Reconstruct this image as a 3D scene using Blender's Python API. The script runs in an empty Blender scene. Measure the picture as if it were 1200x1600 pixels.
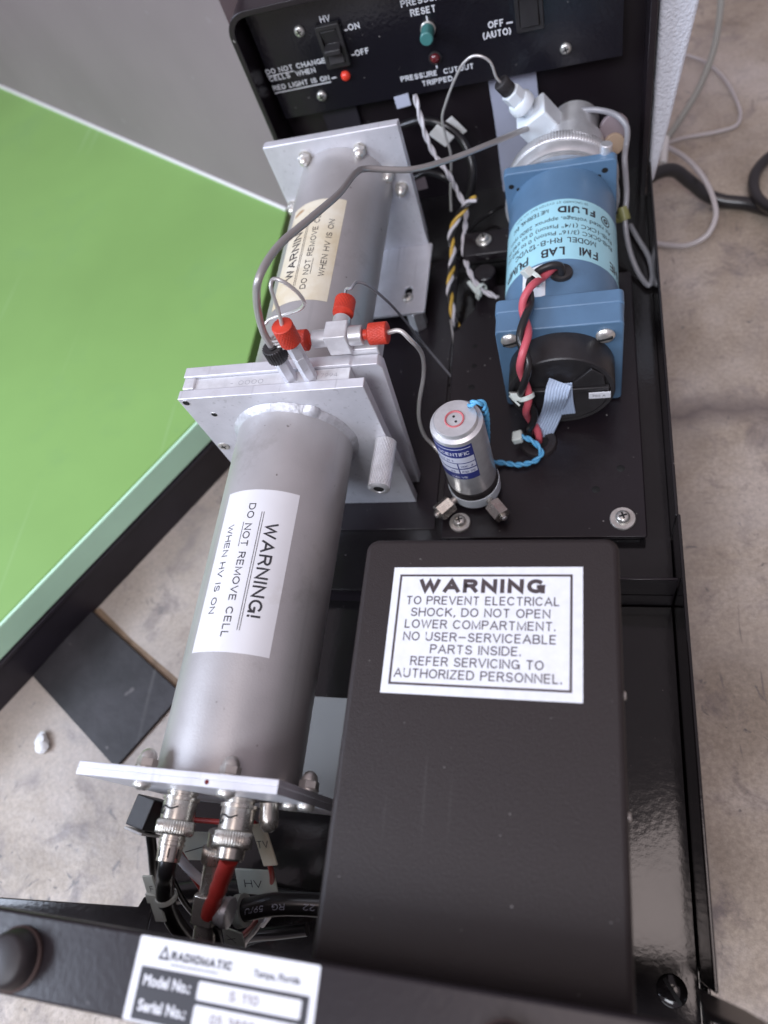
import bpy, math, random
from mathutils import Vector, Matrix, noise

# ------------------------------------------------------------------ camera, light, exposure
# All sizes below are millimetres, x to the right, y away from the camera, z up,
# measured from the lens; GROUND is the height of the lens over the floor.
GROUND = 368.0
S = 0.001
sc = bpy.context.scene
COL = sc.collection

def W(p):
    return Vector((p[0] * S, p[1] * S, (p[2] + GROUND) * S))

cam_data = bpy.data.cameras.new('camera')
cam = bpy.data.objects.new('camera', cam_data)
COL.objects.link(cam)
cam_data.sensor_width = 36.0
cam_data.lens = 25.04
cam_data.clip_start = 0.01
cam_data.clip_end = 50.0
_r = Vector((0.959533, 0.114050, -0.257468))
_u = Vector((0.017676, 0.888115, 0.459282))
_b = Vector((0.281042, -0.445247, 0.850159))
cam.matrix_world = Matrix(((_r.x, _u.x, _b.x, 0), (_r.y, _u.y, _b.y, 0), (_r.z, _u.z, _b.z, GROUND * S), (0, 0, 0, 1)))
cam_data.dof.use_dof = True
cam_data.dof.focus_distance = 0.285
cam_data.dof.aperture_fstop = 7.6
sc.camera = cam

world = bpy.data.worlds.new('World')
sc.world = world
world.use_nodes = True
wn = world.node_tree
wn.nodes.clear()
_o = wn.nodes.new('ShaderNodeOutputWorld')
_bg = wn.nodes.new('ShaderNodeBackground')
_tc = wn.nodes.new('ShaderNodeTexCoord')
_sx = wn.nodes.new('ShaderNodeSeparateXYZ')
_cr = wn.nodes.new('ShaderNodeValToRGB')
wn.links.new(_tc.outputs['Generated'], _sx.inputs[0])
wn.links.new(_sx.outputs['Z'], _cr.inputs[0])
_e = _cr.color_ramp.elements
_e[0].position = 0.0
_e[0].color = (0.16, 0.13, 0.15, 1)
_e[1].position = 1.0
_e[1].color = (0.43, 0.37, 0.41, 1)
_e2 = _cr.color_ramp.elements.new(0.35)
_e2.color = (0.36, 0.315, 0.37, 1)
wn.links.new(_cr.outputs[0], _bg.inputs[0])
_bg.inputs[1].default_value = 1.0
wn.links.new(_bg.outputs[0], _o.inputs[0])

def area(name, loc, target, sx, sy, power, color):
    d = bpy.data.lights.new(name, 'AREA')
    d.shape = 'RECTANGLE'
    d.size, d.size_y, d.energy, d.color = sx, sy, power, color
    o = bpy.data.objects.new(name, d)
    COL.objects.link(o)
    o.location = loc
    v = Vector(target) - Vector(loc)
    o.rotation_euler = v.to_track_quat('-Z', 'Y').to_euler()
    return o

area('window_light', (-0.35, -1.30, 1.85), (-0.06, 0.25, 0.1), 1.1, 0.8, 7.9, (0.89, 0.92, 1.0)).data.spread = math.radians(85)
area('side_window_light', (-1.35, -0.35, 1.0), (-0.25, 0.08, 0.0), 0.8, 0.7, 6.2, (0.72, 0.82, 1.0)).data.spread = math.radians(80)
area('ceiling_light', (0.12, -0.12, 2.5), (0.0, 0.10, 0.05), 0.75, 0.55, 6.0, (1.0, 0.85, 0.82))

sc.view_settings.view_transform = 'Standard'
sc.view_settings.look = 'None'
sc.view_settings.exposure = 0.0
sc.view_settings.gamma = 1.0

# ------------------------------------------------------------------ materials
def base_mat(name):
    m = bpy.data.materials.new(name)
    m.use_nodes = True
    return m, m.node_tree, m.node_tree.nodes['Principled BSDF']

def mat(name, col, rough=0.5, metal=0.0, bump=None, var=0.0, var_scale=40.0, spec=0.5, rough_var=0.0,
        coat=0.0, trans=0.0, sss=0.0, specks=None, ior=1.5, col2=None, detail=4.0, scratch=None, grime=None):
    """bump = (noise scale per metre, strength, distance in metres)"""
    m, nt, b = base_mat(name)
    N, L = nt.nodes, nt.links
    tc = N.new('ShaderNodeTexCoord')
    b.inputs['Base Color'].default_value = (*col, 1)
    b.inputs['Roughness'].default_value = rough
    b.inputs['Metallic'].default_value = metal
    b.inputs['Specular IOR Level'].default_value = spec
    b.inputs['IOR'].default_value = ior
    b.inputs['Coat Weight'].default_value = coat
    b.inputs['Transmission Weight'].default_value = trans
    if sss:
        b.inputs['Subsurface Weight'].default_value = sss
        b.inputs['Subsurface Radius'].default_value = (0.004, 0.004, 0.004)
    out = None
    if var or col2:
        n = N.new('ShaderNodeTexNoise')
        n.inputs['Scale'].default_value = var_scale
        n.inputs['Detail'].default_value = detail
        n.inputs['Roughness'].default_value = 0.6
        L.new(tc.outputs['Object'], n.inputs['Vector'])
        cr = N.new('ShaderNodeValToRGB')
        c2 = col2 if col2 else tuple(c * (1 - var) for c in col)
        c1 = col if col2 else tuple(min(1, c * (1 + var)) for c in col)
        cr.color_ramp.elements[0].position = 0.32
        cr.color_ramp.elements[1].position = 0.68
        cr.color_ramp.elements[0].color = (*c2, 1)
        cr.color_ramp.elements[1].color = (*c1, 1)
        L.new(n.outputs['Fac'], cr.inputs[0])
        out = cr.outputs[0]
        if rough_var:
            mr = N.new('ShaderNodeMapRange')
            mr.inputs['To Min'].default_value = max(0.02, rough - rough_var)
            mr.inputs['To Max'].default_value = min(1, rough + rough_var)
            L.new(n.outputs['Fac'], mr.inputs['Value'])
            L.new(mr.outputs[0], b.inputs['Roughness'])
    if specks:
        sn = N.new('ShaderNodeTexNoise')
        sn.inputs['Scale'].default_value = specks[0]
        sn.inputs['Detail'].default_value = 2.0
        L.new(tc.outputs['Object'], sn.inputs['Vector'])
        sr = N.new('ShaderNodeValToRGB')
        sr.color_ramp.elements[0].position = specks[1]
        sr.color_ramp.elements[1].position = specks[1] + 0.03
        L.new(sn.outputs['Fac'], sr.inputs[0])
        mx = N.new('ShaderNodeMix')
        mx.data_type = 'RGBA'
        L.new(sr.outputs[0], mx.inputs['Factor'])
        if out:
            L.new(out, mx.inputs[6])
        else:
            mx.inputs[6].default_value = (*col, 1)
        mx.inputs[7].default_value = (*specks[2], 1)
        out = mx.outputs[2]
    def over(fac, colour):
        nonlocal out
        mx = N.new('ShaderNodeMix')
        mx.data_type = 'RGBA'
        L.new(fac, mx.inputs['Factor'])
        if out:
            L.new(out, mx.inputs[6])
        else:
            mx.inputs[6].default_value = (*col, 1)
        mx.inputs[7].default_value = (*colour, 1)
        out = mx.outputs[2]
    if scratch:
        # fine scratches: two crossed families of stretched noise
        for ang, sc_ in ((0.5, scratch[0]), (-0.9, scratch[0] * 0.8)):
            mp_ = N.new('ShaderNodeMapping')
            mp_.inputs['Rotation'].default_value = (ang * 0.6, ang * 0.4, ang)
            mp_.inputs['Scale'].default_value = (1.0, 0.035, 1.0)
            L.new(tc.outputs['Object'], mp_.inputs['Vector'])
            nz = N.new('ShaderNodeTexNoise')
            nz.inputs['Scale'].default_value = sc_
            nz.inputs['Detail'].default_value = 1.0
            L.new(mp_.outputs[0], nz.inputs['Vector'])
            rp = N.new('ShaderNodeValToRGB')
            rp.color_ramp.elements[0].position = scratch[1]
            rp.color_ramp.elements[1].position = scratch[1] + 0.05
            rp.color_ramp.elements[1].color = (scratch[3],) * 3 + (1,)
            L.new(nz.outputs['Fac'], rp.inputs[0])
            over(rp.outputs[0], scratch[2])
    if grime:
        ng = N.new('ShaderNodeTexNoise')
        ng.inputs['Scale'].default_value = grime[0]
        ng.inputs['Detail'].default_value = 9.0
        ng.inputs['Roughness'].default_value = 0.7
        L.new(tc.outputs['Object'], ng.inputs['Vector'])
        rg_ = N.new('ShaderNodeValToRGB')
        rg_.color_ramp.elements[0].position = grime[1]
        rg_.color_ramp.elements[1].position = grime[1] + 0.14
        rg_.color_ramp.elements[1].color = (grime[3],) * 3 + (1,)
        L.new(ng.outputs['Fac'], rg_.inputs[0])
        over(rg_.outputs[0], grime[2])
    if out:
        L.new(out, b.inputs['Base Color'])
    if bump:
        n2 = N.new('ShaderNodeTexNoise')
        n2.inputs['Scale'].default_value = bump[0]
        n2.inputs['Detail'].default_value = 3.0
        L.new(tc.outputs['Object'], n2.inputs['Vector'])
        bp = N.new('ShaderNodeBump')
        bp.inputs['Strength'].default_value = bump[1]
        bp.inputs['Distance'].default_value = bump[2]
        L.new(n2.outputs['Fac'], bp.inputs['Height'])
        L.new(bp.outputs[0], b.inputs['Normal'])
    return m

dust = (0.22, 0.21, 0.2)
LID = mat('wrinkle_black_paint', (0.0225, 0.0168, 0.0165), 0.50, bump=(2300, 0.40, 0.0004), specks=(520, 0.755, dust), spec=0.36, scratch=(330, 0.75, (0.06, 0.054, 0.052), 0.4), grime=(16, 0.56, (0.036, 0.030, 0.029), 0.7))
GLOSS = mat('gloss_black_enamel', (0.0105, 0.009, 0.0095), 0.12, bump=(420, 0.075, 0.0005), specks=(420, 0.755, (0.12, 0.1, 0.1)), var=0.2, var_scale=60, rough_var=0.05)
BLACK = mat('satin_black_paint', (0.0125, 0.0090, 0.0115), 0.30, bump=(650, 0.20, 0.0003), specks=(330, 0.74, dust), grime=(20, 0.58, (0.022, 0.019, 0.021), 0.7))
PANELBLK = mat('orange_peel_black_paint', (0.010, 0.009, 0.013), 0.22, bump=(420, 0.32, 0.0005), specks=(330, 0.745, dust))
RUBBER = mat('black_rubber', (0.022, 0.018, 0.019), 0.5, bump=(300, 0.2, 0.0003), var=0.35, var_scale=80)
MATRUB = mat('worn_rubber_mat', (0.028, 0.026, 0.029), 0.55, var=0.5, var_scale=30, bump=(160, 0.4, 0.0006), specks=(75, 0.72, (0.11, 0.1, 0.1)), scratch=(120, 0.70, (0.10, 0.095, 0.095), 0.6))
CAPBLK = mat('moulded_black_plastic', (0.022, 0.020, 0.021), 0.42, bump=(420, 0.12, 0.0002), var=0.3, var_scale=90, specks=(260, 0.76, dust))
ALU = mat('milled_aluminium', (0.68, 0.68, 0.72), 0.42, metal=0.38, var=0.06, var_scale=120, bump=(500, 0.08, 0.0002), rough_var=0.06, scratch=(420, 0.69, (0.45, 0.45, 0.47), 0.45), grime=(45, 0.60, (0.40, 0.38, 0.37), 0.4))
ALUEDGE = mat('sawn_aluminium', (0.70, 0.70, 0.72), 0.40, metal=0.35, var=0.10, var_scale=180, bump=(900, 0.2, 0.0002))
TUBE = mat('blasted_aluminium_tube', (0.47, 0.455, 0.455), 0.42, metal=0.50, var=0.07, var_scale=34, rough_var=0.08, bump=(1500, 0.25, 0.0002), specks=(210, 0.745, (0.22, 0.2, 0.19)), detail=8.0, scratch=(260, 0.72, (0.32, 0.31, 0.31), 0.18), grime=(30, 0.56, (0.27, 0.245, 0.23), 0.5))
WELD = mat('weld_bead', (0.50, 0.50, 0.53), 0.46, metal=0.35, bump=(420, 0.6, 0.0007), grime=(160, 0.5, (0.34, 0.34, 0.35), 0.6), var=0.12, var_scale=200)
NICKEL = mat('nickel_plate', (0.56, 0.53, 0.48), 0.27, metal=0.85, var=0.15, var_scale=160, rough_var=0.08)
ZINC = mat('zinc_plated_steel', (0.66, 0.64, 0.60), 0.32, metal=0.75, var=0.12, var_scale=220, rough_var=0.06)
STEEL = mat('stainless_capillary', (0.66, 0.64, 0.62), 0.36, metal=0.6)
SILVER = mat('turned_aluminium', (0.68, 0.68, 0.69), 0.34, metal=0.65, var=0.08, var_scale=200)
PEEKGRAY = mat('grey_metal_tube', (0.42, 0.40, 0.39), 0.36, metal=0.5)
REDPEEK = mat('red_polymer_fitting', (0.56, 0.045, 0.022), 0.42, var=0.10, var_scale=200)
BLUE = mat('blue_hammered_enamel', (0.100, 0.190, 0.305), 0.36, bump=(260, 0.08, 0.0003), var=0.07, var_scale=60, specks=(230, 0.765, (0.42, 0.5, 0.6)), grime=(60, 0.60, (0.06, 0.10, 0.15), 0.5))
BLUELAB = mat('pale_blue_label_paper', (0.36, 0.66, 0.75), 0.35, var=0.04, var_scale=60)
INK = mat('black_ink', (0.025, 0.024, 0.03), 0.5)
BROWNINK = mat('faded_black_ink', (0.060, 0.045, 0.048), 0.5)
WHITEINK = mat('white_screen_print', (0.72, 0.73, 0.76), 0.5)
PAPER = mat('white_label_paper', (0.74, 0.75, 0.78), 0.5, var=0.04, var_scale=300, grime=(70, 0.60, (0.58, 0.54, 0.47), 0.35))
FOIL = mat('satin_label_foil', (0.76, 0.76, 0.78), 0.42, metal=0.15, var=0.03, var_scale=40, grime=(60, 0.58, (0.58, 0.55, 0.52), 0.4))
OLDPAPER = mat('yellowed_label_paper', (0.74, 0.70, 0.58), 0.40, col2=(0.62, 0.53, 0.36), var_scale=55, specks=(60, 0.72, (0.42, 0.28, 0.16)))
PTFE = mat('milky_fluoropolymer', (0.82, 0.88, 0.94), 0.34, trans=0.1, sss=0.3)
TRANSTUBE = mat('translucent_tubing', (0.66, 0.62, 0.62), 0.32, trans=0.35, sss=0.2)
SMOKETUBE = mat('smoky_tubing', (0.27, 0.27, 0.29), 0.26, coat=0.2)
HOSE = mat('grey_green_hose', (0.30, 0.30, 0.27), 0.3, coat=0.2)
RUST = mat('rust_stain', (0.20, 0.135, 0.085), 0.7, var=0.3, var_scale=90)
WHITEPL = mat('white_plastic', (0.72, 0.72, 0.70), 0.4)
NYLON = mat('nylon_tie', (0.66, 0.72, 0.68), 0.4, sss=0.3)
TAG = mat('plastic_cable_tag', (0.58, 0.62, 0.56), 0.42, var=0.05, var_scale=120)
REDWIRE = mat('red_wire_insulation', (0.58, 0.105, 0.135), 0.38)
BLACKWIRE = mat('black_wire_insulation', (0.016, 0.015, 0.016), 0.30, coat=0.15)
BLUEWIRE = mat('blue_wire_insulation', (0.12, 0.42, 0.70), 0.42)
WHITEWIRE = mat('white_wire_insulation', (0.62, 0.60, 0.63), 0.42)
YELLOWWIRE = mat('yellow_wire_insulation', (0.62, 0.40, 0.07), 0.42)
SHRINK = mat('red_heat_shrink', (0.36, 0.030, 0.024), 0.42, var=0.12, var_scale=150)
RIBBON = mat('grey_ribbon_cable', (0.42, 0.44, 0.54), 0.45)
RIBBON2 = mat('pale_blue_ribbon_cable', (0.44, 0.54, 0.70), 0.42)
GREEN = mat('green_laminate', (0.205, 0.375, 0.105), 0.45, var=0.08, var_scale=5, rough_var=0.12, bump=(60, 0.05, 0.001), scratch=(110, 0.735, (0.30, 0.48, 0.22), 0.4), grime=(11, 0.58, (0.17, 0.32, 0.12), 0.35))
MINT = mat('mint_edge_band', (0.56, 0.86, 0.63), 0.5, var=0.04, var_scale=20)
PLINTH = mat('dark_plinth', (0.022, 0.018, 0.026), 0.5, var=0.3, var_scale=25, specks=(90, 0.74, (0.1, 0.09, 0.1)))
GREYBOARD = mat('grey_painted_board', (0.225, 0.182, 0.196), 0.50, var=0.09, var_scale=6, bump=(700, 0.15, 0.0002), scratch=(90, 0.74, (0.30, 0.26, 0.28), 0.35))
WHITETRIM = mat('white_edge_trim', (0.80, 0.80, 0.79), 0.5, specks=(70, 0.73, (0.35, 0.2, 0.1)))
WHITETEX = mat('white_textured_paint', (0.70, 0.72, 0.78), 0.5, bump=(650, 0.8, 0.0010))
REDLAMP = mat('lit_red_lens', (0.70, 0.05, 0.03), 0.25)
REDLAMP.node_tree.nodes['Principled BSDF'].inputs['Emission Color'].default_value = (1.0, 0.08, 0.04, 1)
REDLAMP.node_tree.nodes['Principled BSDF'].inputs['Emission Strength'].default_value = 0.12
DARKLAMP = mat('dark_red_lens', (0.12, 0.012, 0.016), 0.12, coat=0.5)
TEAL = mat('teal_button_plastic', (0.06, 0.21, 0.20), 0.35)
NAVY = mat('navy_label_print', (0.035, 0.045, 0.20), 0.4)
PALELAV = mat('pale_label_field', (0.60, 0.62, 0.72), 0.4)
PINKRING = mat('pink_sealing_ring', (0.48, 0.13, 0.14), 0.45)
TAN = mat('tan_plastic', (0.42, 0.31, 0.22), 0.5)
OLIVE = mat('olive_tape', (0.22, 0.22, 0.08), 0.4)
RECESS = mat('recess_black', (0.006, 0.006, 0.006), 0.7)
GREENDOT = mat('green_plastic', (0.03, 0.30, 0.05), 0.5)
GREYSHEET = mat('grey_anodised_sheet', (0.30, 0.30, 0.29), 0.5, metal=0.2, var=0.03, var_scale=50)
BLACKBRASS = mat('brown_rubber_foot', (0.075, 0.048, 0.042), 0.42)
CHIPMAT = mat('white_crumb', (0.85, 0.86, 0.88), 0.7)

def concrete():
    m, nt, b = base_mat('stained_concrete')
    N, L = nt.nodes, nt.links
    tc = N.new('ShaderNodeTexCoord')
    def noise_(scale, det, rough, dist=0.0):
        n = N.new('ShaderNodeTexNoise')
        n.inputs['Scale'].default_value = scale
        n.inputs['Detail'].default_value = det
        n.inputs['Roughness'].default_value = rough
        n.inputs['Distortion'].default_value = dist
        L.new(tc.outputs['Object'], n.inputs['Vector'])
        return n.outputs['Fac']
    def ramp(f, stops):
        r = N.new('ShaderNodeValToRGB')
        e = r.color_ramp.elements
        e[0].position, e[0].color = stops[0][0], (*stops[0][1], 1)
        e[1].position, e[1].color = stops[-1][0], (*stops[-1][1], 1)
        for p, c in stops[1:-1]:
            k = e.new(p)
            k.color = (*c, 1)
        L.new(f, r.inputs[0])
        return r.outputs[0]
    def mix(f, a, c, mode='MIX'):
        x = N.new('ShaderNodeMix')
        x.data_type = 'RGBA'
        x.blend_type = mode
        if isinstance(f, float):
            x.inputs['Factor'].default_value = f
        else:
            L.new(f, x.inputs['Factor'])
        L.new(a, x.inputs[6])
        if isinstance(c, tuple):
            x.inputs[7].default_value = (*c, 1)
        else:
            L.new(c, x.inputs[7])
        return x.outputs[2]
    c0 = ramp(noise_(16, 9, 0.62, 0.3), [(0.28, (0.25, 0.20, 0.152)), (0.5, (0.40, 0.335, 0.270)), (0.72, (0.55, 0.485, 0.43))])
    st = ramp(noise_(34, 6, 0.68, 0.7), [(0.53, (0, 0, 0)), (0.70, (1, 1, 1))])
    c1 = mix(st, c0, (0.185, 0.152, 0.142))
    # fine grain
    g = ramp(noise_(420, 3, 0.7), [(0.3, (0.74, 0.74, 0.74)), (0.7, (1.16, 1.16, 1.16))])
    c2 = mix(1.0, c1, g, 'MULTIPLY')
    # dark scuffs and spots
    sp = ramp(noise_(75, 3, 0.55, 1.8), [(0.645, (0, 0, 0)), (0.72, (0.85, 0.85, 0.85))])
    c3 = mix(sp, c2, (0.10, 0.09, 0.09))
    # pale hazy patches
    hz = ramp(noise_(5.0, 6, 0.6, 0.6), [(0.42, (0, 0, 0)), (0.72, (0.6, 0.6, 0.6))])
    c4 = mix(hz, c3, (0.56, 0.52, 0.50))
    # old joint line across the slab, darkened with dirt
    sep = N.new('ShaderNodeSeparateXYZ')
    L.new(tc.outputs['Object'], sep.inputs[0])
    def mth(op, a, c=None):
        x = N.new('ShaderNodeMath')
        x.operation = op
        for i, q in enumerate((a, c)):
            if q is None:
                continue
            if isinstance(q, (int, float)):
                x.inputs[i].default_value = q
            else:
                L.new(q, x.inputs[i])
        return x.outputs[0]
    wob = mth('MULTIPLY', mth('SUBTRACT', noise_(22, 5, 0.6), 0.5), 0.030)
    dist = mth('ABSOLUTE', mth('SUBTRACT', mth('ADD', sep.outputs['Y'], wob), 0.2548))
    jm = ramp(dist, [(0.0, (0.85, 0.85, 0.85)), (0.004, (0.6, 0.6, 0.6)), (0.013, (0, 0, 0))])
    jx = N.new('ShaderNodeMath')
    jx.operation = 'GREATER_THAN'
    L.new(sep.outputs['X'], jx.inputs[0])
    jx.inputs[1].default_value = 0.0
    jmul = mth('MULTIPLY', jm, jx.outputs[0])
    c4 = mix(jmul, c4, (0.14, 0.115, 0.11))
    # long dark scuffs
    mpn = N.new('ShaderNodeMapping')
    mpn.inputs['Rotation'].default_value = (0, 0, 0.5)
    mpn.inputs['Scale'].default_value = (1.0, 0.22, 1.0)
    L.new(tc.outputs['Object'], mpn.inputs['Vector'])
    ns = N.new('ShaderNodeTexNoise')
    ns.inputs['Scale'].default_value = 120
    ns.inputs['Detail'].default_value = 2.0
    ns.inputs['Distortion'].default_value = 0.8
    L.new(mpn.outputs[0], ns.inputs['Vector'])
    sm_ = ramp(ns.outputs['Fac'], [(0.69, (0, 0, 0)), (0.76, (0.8, 0.8, 0.8))])
    c4 = mix(mth('MULTIPLY', sm_, jx.outputs[0]), c4, (0.13, 0.11, 0.11))
    L.new(c4, b.inputs['Base Color'])
    rr = N.new('ShaderNodeMapRange')
    rr.inputs['To Min'].default_value = 0.34
    rr.inputs['To Max'].default_value = 0.62
    L.new(noise_(30, 4, 0.6), rr.inputs['Value'])
    L.new(rr.outputs[0], b.inputs['Roughness'])
    bp = N.new('ShaderNodeBump')
    bp.inputs['Strength'].default_value = 0.35
    bp.inputs['Distance'].default_value = 0.0015
    L.new(noise_(110, 6, 0.65), bp.inputs['Height'])
    L.new(bp.outputs[0], b.inputs['Normal'])
    return m
CONCRETE = concrete()

# ------------------------------------------------------------------ mesh helpers
def V(*a):
    return Vector(a if len(a) > 1 else a[0])

def frame(axis, hint=None):
    a = Vector(axis).normalized()
    h = Vector(hint) if hint is not None else (Vector((0, 0, 1)) if abs(a.z) < 0.9 else Vector((0, 1, 0)))
    u = (h - a * h.dot(a)).normalized()
    return a, u, a.cross(u)

def catmull(pts, step=1.2):
    pts = [Vector(p) for p in pts]
    if len(pts) == 2:
        n = max(2, int((pts[1] - pts[0]).length / step))
        return [pts[0].lerp(pts[1], i / n) for i in range(n + 1)]
    P = [pts[0] * 2 - pts[1]] + pts + [pts[-1] * 2 - pts[-2]]
    out = []
    for i in range(1, len(P) - 2):
        p0, p1, p2, p3 = P[i - 1:i + 3]
        n = max(3, int((p2 - p1).length / step))
        t0 = 0.0
        t1 = t0 + max(1e-4, (p1 - p0).length ** 0.5)
        t2 = t1 + max(1e-4, (p2 - p1).length ** 0.5)
        t3 = t2 + max(1e-4, (p3 - p2).length ** 0.5)
        for k in range(n):
            t = t1 + (t2 - t1) * k / n
            a1 = p0 * ((t1 - t) / (t1 - t0)) + p1 * ((t - t0) / (t1 - t0))
            a2 = p1 * ((t2 - t) / (t2 - t1)) + p2 * ((t - t1) / (t2 - t1))
            a3 = p2 * ((t3 - t) / (t3 - t2)) + p3 * ((t - t2) / (t3 - t2))
            b1 = a1 * ((t2 - t) / (t2 - t0)) + a2 * ((t - t0) / (t2 - t0))
            b2 = a2 * ((t3 - t) / (t3 - t1)) + a3 * ((t - t1) / (t3 - t1))
            out.append(b1 * ((t2 - t) / (t2 - t1)) + b2 * ((t - t1) / (t2 - t1)))
    out.append(pts[-1])
    return out

def transport(path, hint=None):
    fr = []
    prev = None
    for i, p in enumerate(path):
        a = path[min(i + 1, len(path) - 1)] - path[max(i - 1, 0)]
        a.normalize()
        if prev is None:
            _, u, v = frame(a, hint)
        else:
            u = prev - a * prev.dot(a)
            u.normalize()
            v = a.cross(u)
        prev = u
        fr.append((a, u, v))
    return fr

# ------------------------------------------------------------------ single-stroke gothic lettering
def _arc(cx, cy, rx, ry, a0, a1, n=10):
    return [(cx + rx * math.cos(math.radians(a0 + (a1 - a0) * k / n)), cy + ry * math.sin(math.radians(a0 + (a1 - a0) * k / n))) for k in range(n + 1)]
SF = {
    'A': (.76, [[(0, 0), (.38, 1), (.76, 0)], [(.125, .33), (.635, .33)]]),
    'B': (.64, [[(0, .53), (.36, .53)] + _arc(.40, .265, .24, .265, 90, -90) + [(0, 0), (0, 1), (.34, 1)] + _arc(.37, .765, .22, .235, 90, -90)]),
    'C': (.74, [_arc(.38, .5, .38, .5, 42, 318, 18)]),
    'D': (.70, [[(0, 0), (0, 1), (.28, 1)] + _arc(.30, .5, .40, .5, 90, -90, 14) + [(0, 0)]]),
    'E': (.58, [[(.58, 1), (0, 1), (0, 0), (.58, 0)], [(0, .52), (.53, .52)]]),
    'F': (.55, [[(.55, 1), (0, 1), (0, 0)], [(0, .50), (.48, .50)]]),
    'G': (.76, [_arc(.38, .5, .38, .5, 45, 340, 18) + [(.76, .44), (.42, .44)], [(.76, .44), (.76, 0)]]),
    'H': (.68, [[(0, 0), (0, 1)], [(.68, 0), (.68, 1)], [(0, .52), (.68, .52)]]),
    'I': (.0, [[(0, 0), (0, 1)]]),
    'J': (.46, [[(.46, 1), (.46, .25)] + _arc(.23, .25, .23, .25, 0, -180)]),
    'K': (.66, [[(0, 0), (0, 1)], [(.62, 1), (0, .38)], [(.23, .60), (.66, 0)]]),
    'L': (.52, [[(0, 1), (0, 0), (.52, 0)]]),
    'M': (.82, [[(0, 0), (0, 1), (.41, .04), (.82, 1), (.82, 0)]]),
    'N': (.68, [[(0, 0), (0, 1), (.68, 0), (.68, 1)]]),
    'O': (.78, [_arc(.39, .5, .39, .5, 90, 450, 24)]),
    'P': (.60, [[(0, 0), (0, 1), (.34, 1)] + _arc(.35, .745, .25, .255, 90, -90) + [(0, .49)]]),
    'R': (.64, [[(0, 0), (0, 1), (.36, 1)] + _arc(.37, .755, .24, .245, 90, -90) + [(0, .51)], [(.36, .51), (.64, 0)]]),
    'S': (.62, [_arc(.31, .745, .27, .255, 20, 270, 12) + _arc(.31, .245, .31, .245, 90, -160, 12)]),
    'T': (.66, [[(0, 1), (.66, 1)], [(.33, 1), (.33, 0)]]),
    'U': (.66, [[(0, 1), (0, .34)] + _arc(.33, .34, .33, .34, 180, 360, 12) + [(.66, 1)]]),
    'V': (.72, [[(0, 1), (.36, 0), (.72, 1)]]),
    'W': (1.02, [[(0, 1), (.26, 0), (.51, .96), (.76, 0), (1.02, 1)]]),
    'X': (.66, [[(0, 0), (.66, 1)], [(0, 1), (.66, 0)]]),
    'Y': (.68, [[(0, 1), (.34, .46), (.68, 1)], [(.34, .46), (.34, 0)]]),
    'Z': (.64, [[(0, 1), (.64, 1), (0, 0), (.64, 0)]]),
    'i': (.0, [[(0, 0), (0, .72)], [(0, .90), (0, 1.04)]]),
    '0': (.56, [_arc(.28, .5, .28, .5, 90, 450, 20)]),
    '1': (.26, [[(0, .80), (.26, 1), (.26, 0)]]),
    '2': (.54, [_arc(.27, .73, .27, .27, 165, -20, 10) + [(0, 0), (.54, 0)]]),
    '3': (.54, [_arc(.26, .755, .25, .245, 150, -90, 10) + _arc(.27, .255, .27, .255, 90, -155, 10)]),
    '4': (.58, [[(.58, .27), (0, .27), (.42, 1), (.42, 0)]]),
    '5': (.54, [[(.50, 1), (.09, 1), (.04, .52)] + _arc(.26, .32, .28, .32, 120, -150, 12)]),
    '6': (.56, [[(.44, 1), (.06, .50)] + _arc(.28, .30, .28, .30, 160, 520, 18)]),
    '7': (.54, [[(0, 1), (.54, 1), (.18, 0)]]),
    '8': (.54, [_arc(.27, .765, .23, .235, 90, 450, 16), _arc(.27, .265, .27, .265, 90, 450, 16)]),
    '9': (.56, [[(.12, 0), (.50, .50)] + _arc(.28, .70, .28, .30, -20, 340, 18)]),
    '.': (.0, [[(0, 0), (0, .07)]]),
    ',': (.08, [[(.08, .08), (0, -.14)]]),
    '!': (.0, [[(0, .36), (0, 1)], [(0, 0.02), (0, .05)]]),
    '-': (.30, [[(0, .45), (.30, .45)]]),
    '\u2014': (.78, [[(0, .47), (.78, .47)]]),
    '(': (.16, [_arc(.42, .45, .42, .66, 125, 235, 8)]),
    ')': (.16, [_arc(-.26, .45, .42, .66, -55, 55, 8)]),
    '/': (.34, [[(0, -.05), (.34, 1.05)]]),
    ':': (.0, [[(0, .1), (0, .18)], [(0, .62), (0, .70)]]),
    ' ': (.22, []),
}

def stroke_strip(pts, t):
    """mitred strip of width t along a 2-D polyline"""
    n = len(pts)
    closed = (abs(pts[0][0] - pts[-1][0]) + abs(pts[0][1] - pts[-1][1])) < 1e-5 and n > 3
    L_, R_ = [], []
    for i in range(n):
        def d(a, c):
            x, y = c[0] - a[0], c[1] - a[1]
            l = math.hypot(x, y) or 1e-9
            return x / l, y / l
        if closed and i in (0, n - 1):
            d0, d1 = d(pts[-2], pts[-1]), d(pts[0], pts[1])
        else:
            d0 = d(pts[i - 1], pts[i]) if i else d(pts[0], pts[1])
            d1 = d(pts[i], pts[i + 1]) if i < n - 1 else d0
        n0, n1 = (-d0[1], d0[0]), (-d1[1], d1[0])
        mx, my = n0[0] + n1[0], n0[1] + n1[1]
        l = math.hypot(mx, my) or 1e-9
        mx, my = mx / l, my / l
        k = min(1.9, 1.0 / max(0.2, mx * n1[0] + my * n1[1])) * t / 2
        L_.append((pts[i][0] + mx * k, pts[i][1] + my * k))
        R_.append((pts[i][0] - mx * k, pts[i][1] - my * k))
    return L_, R_

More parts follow.
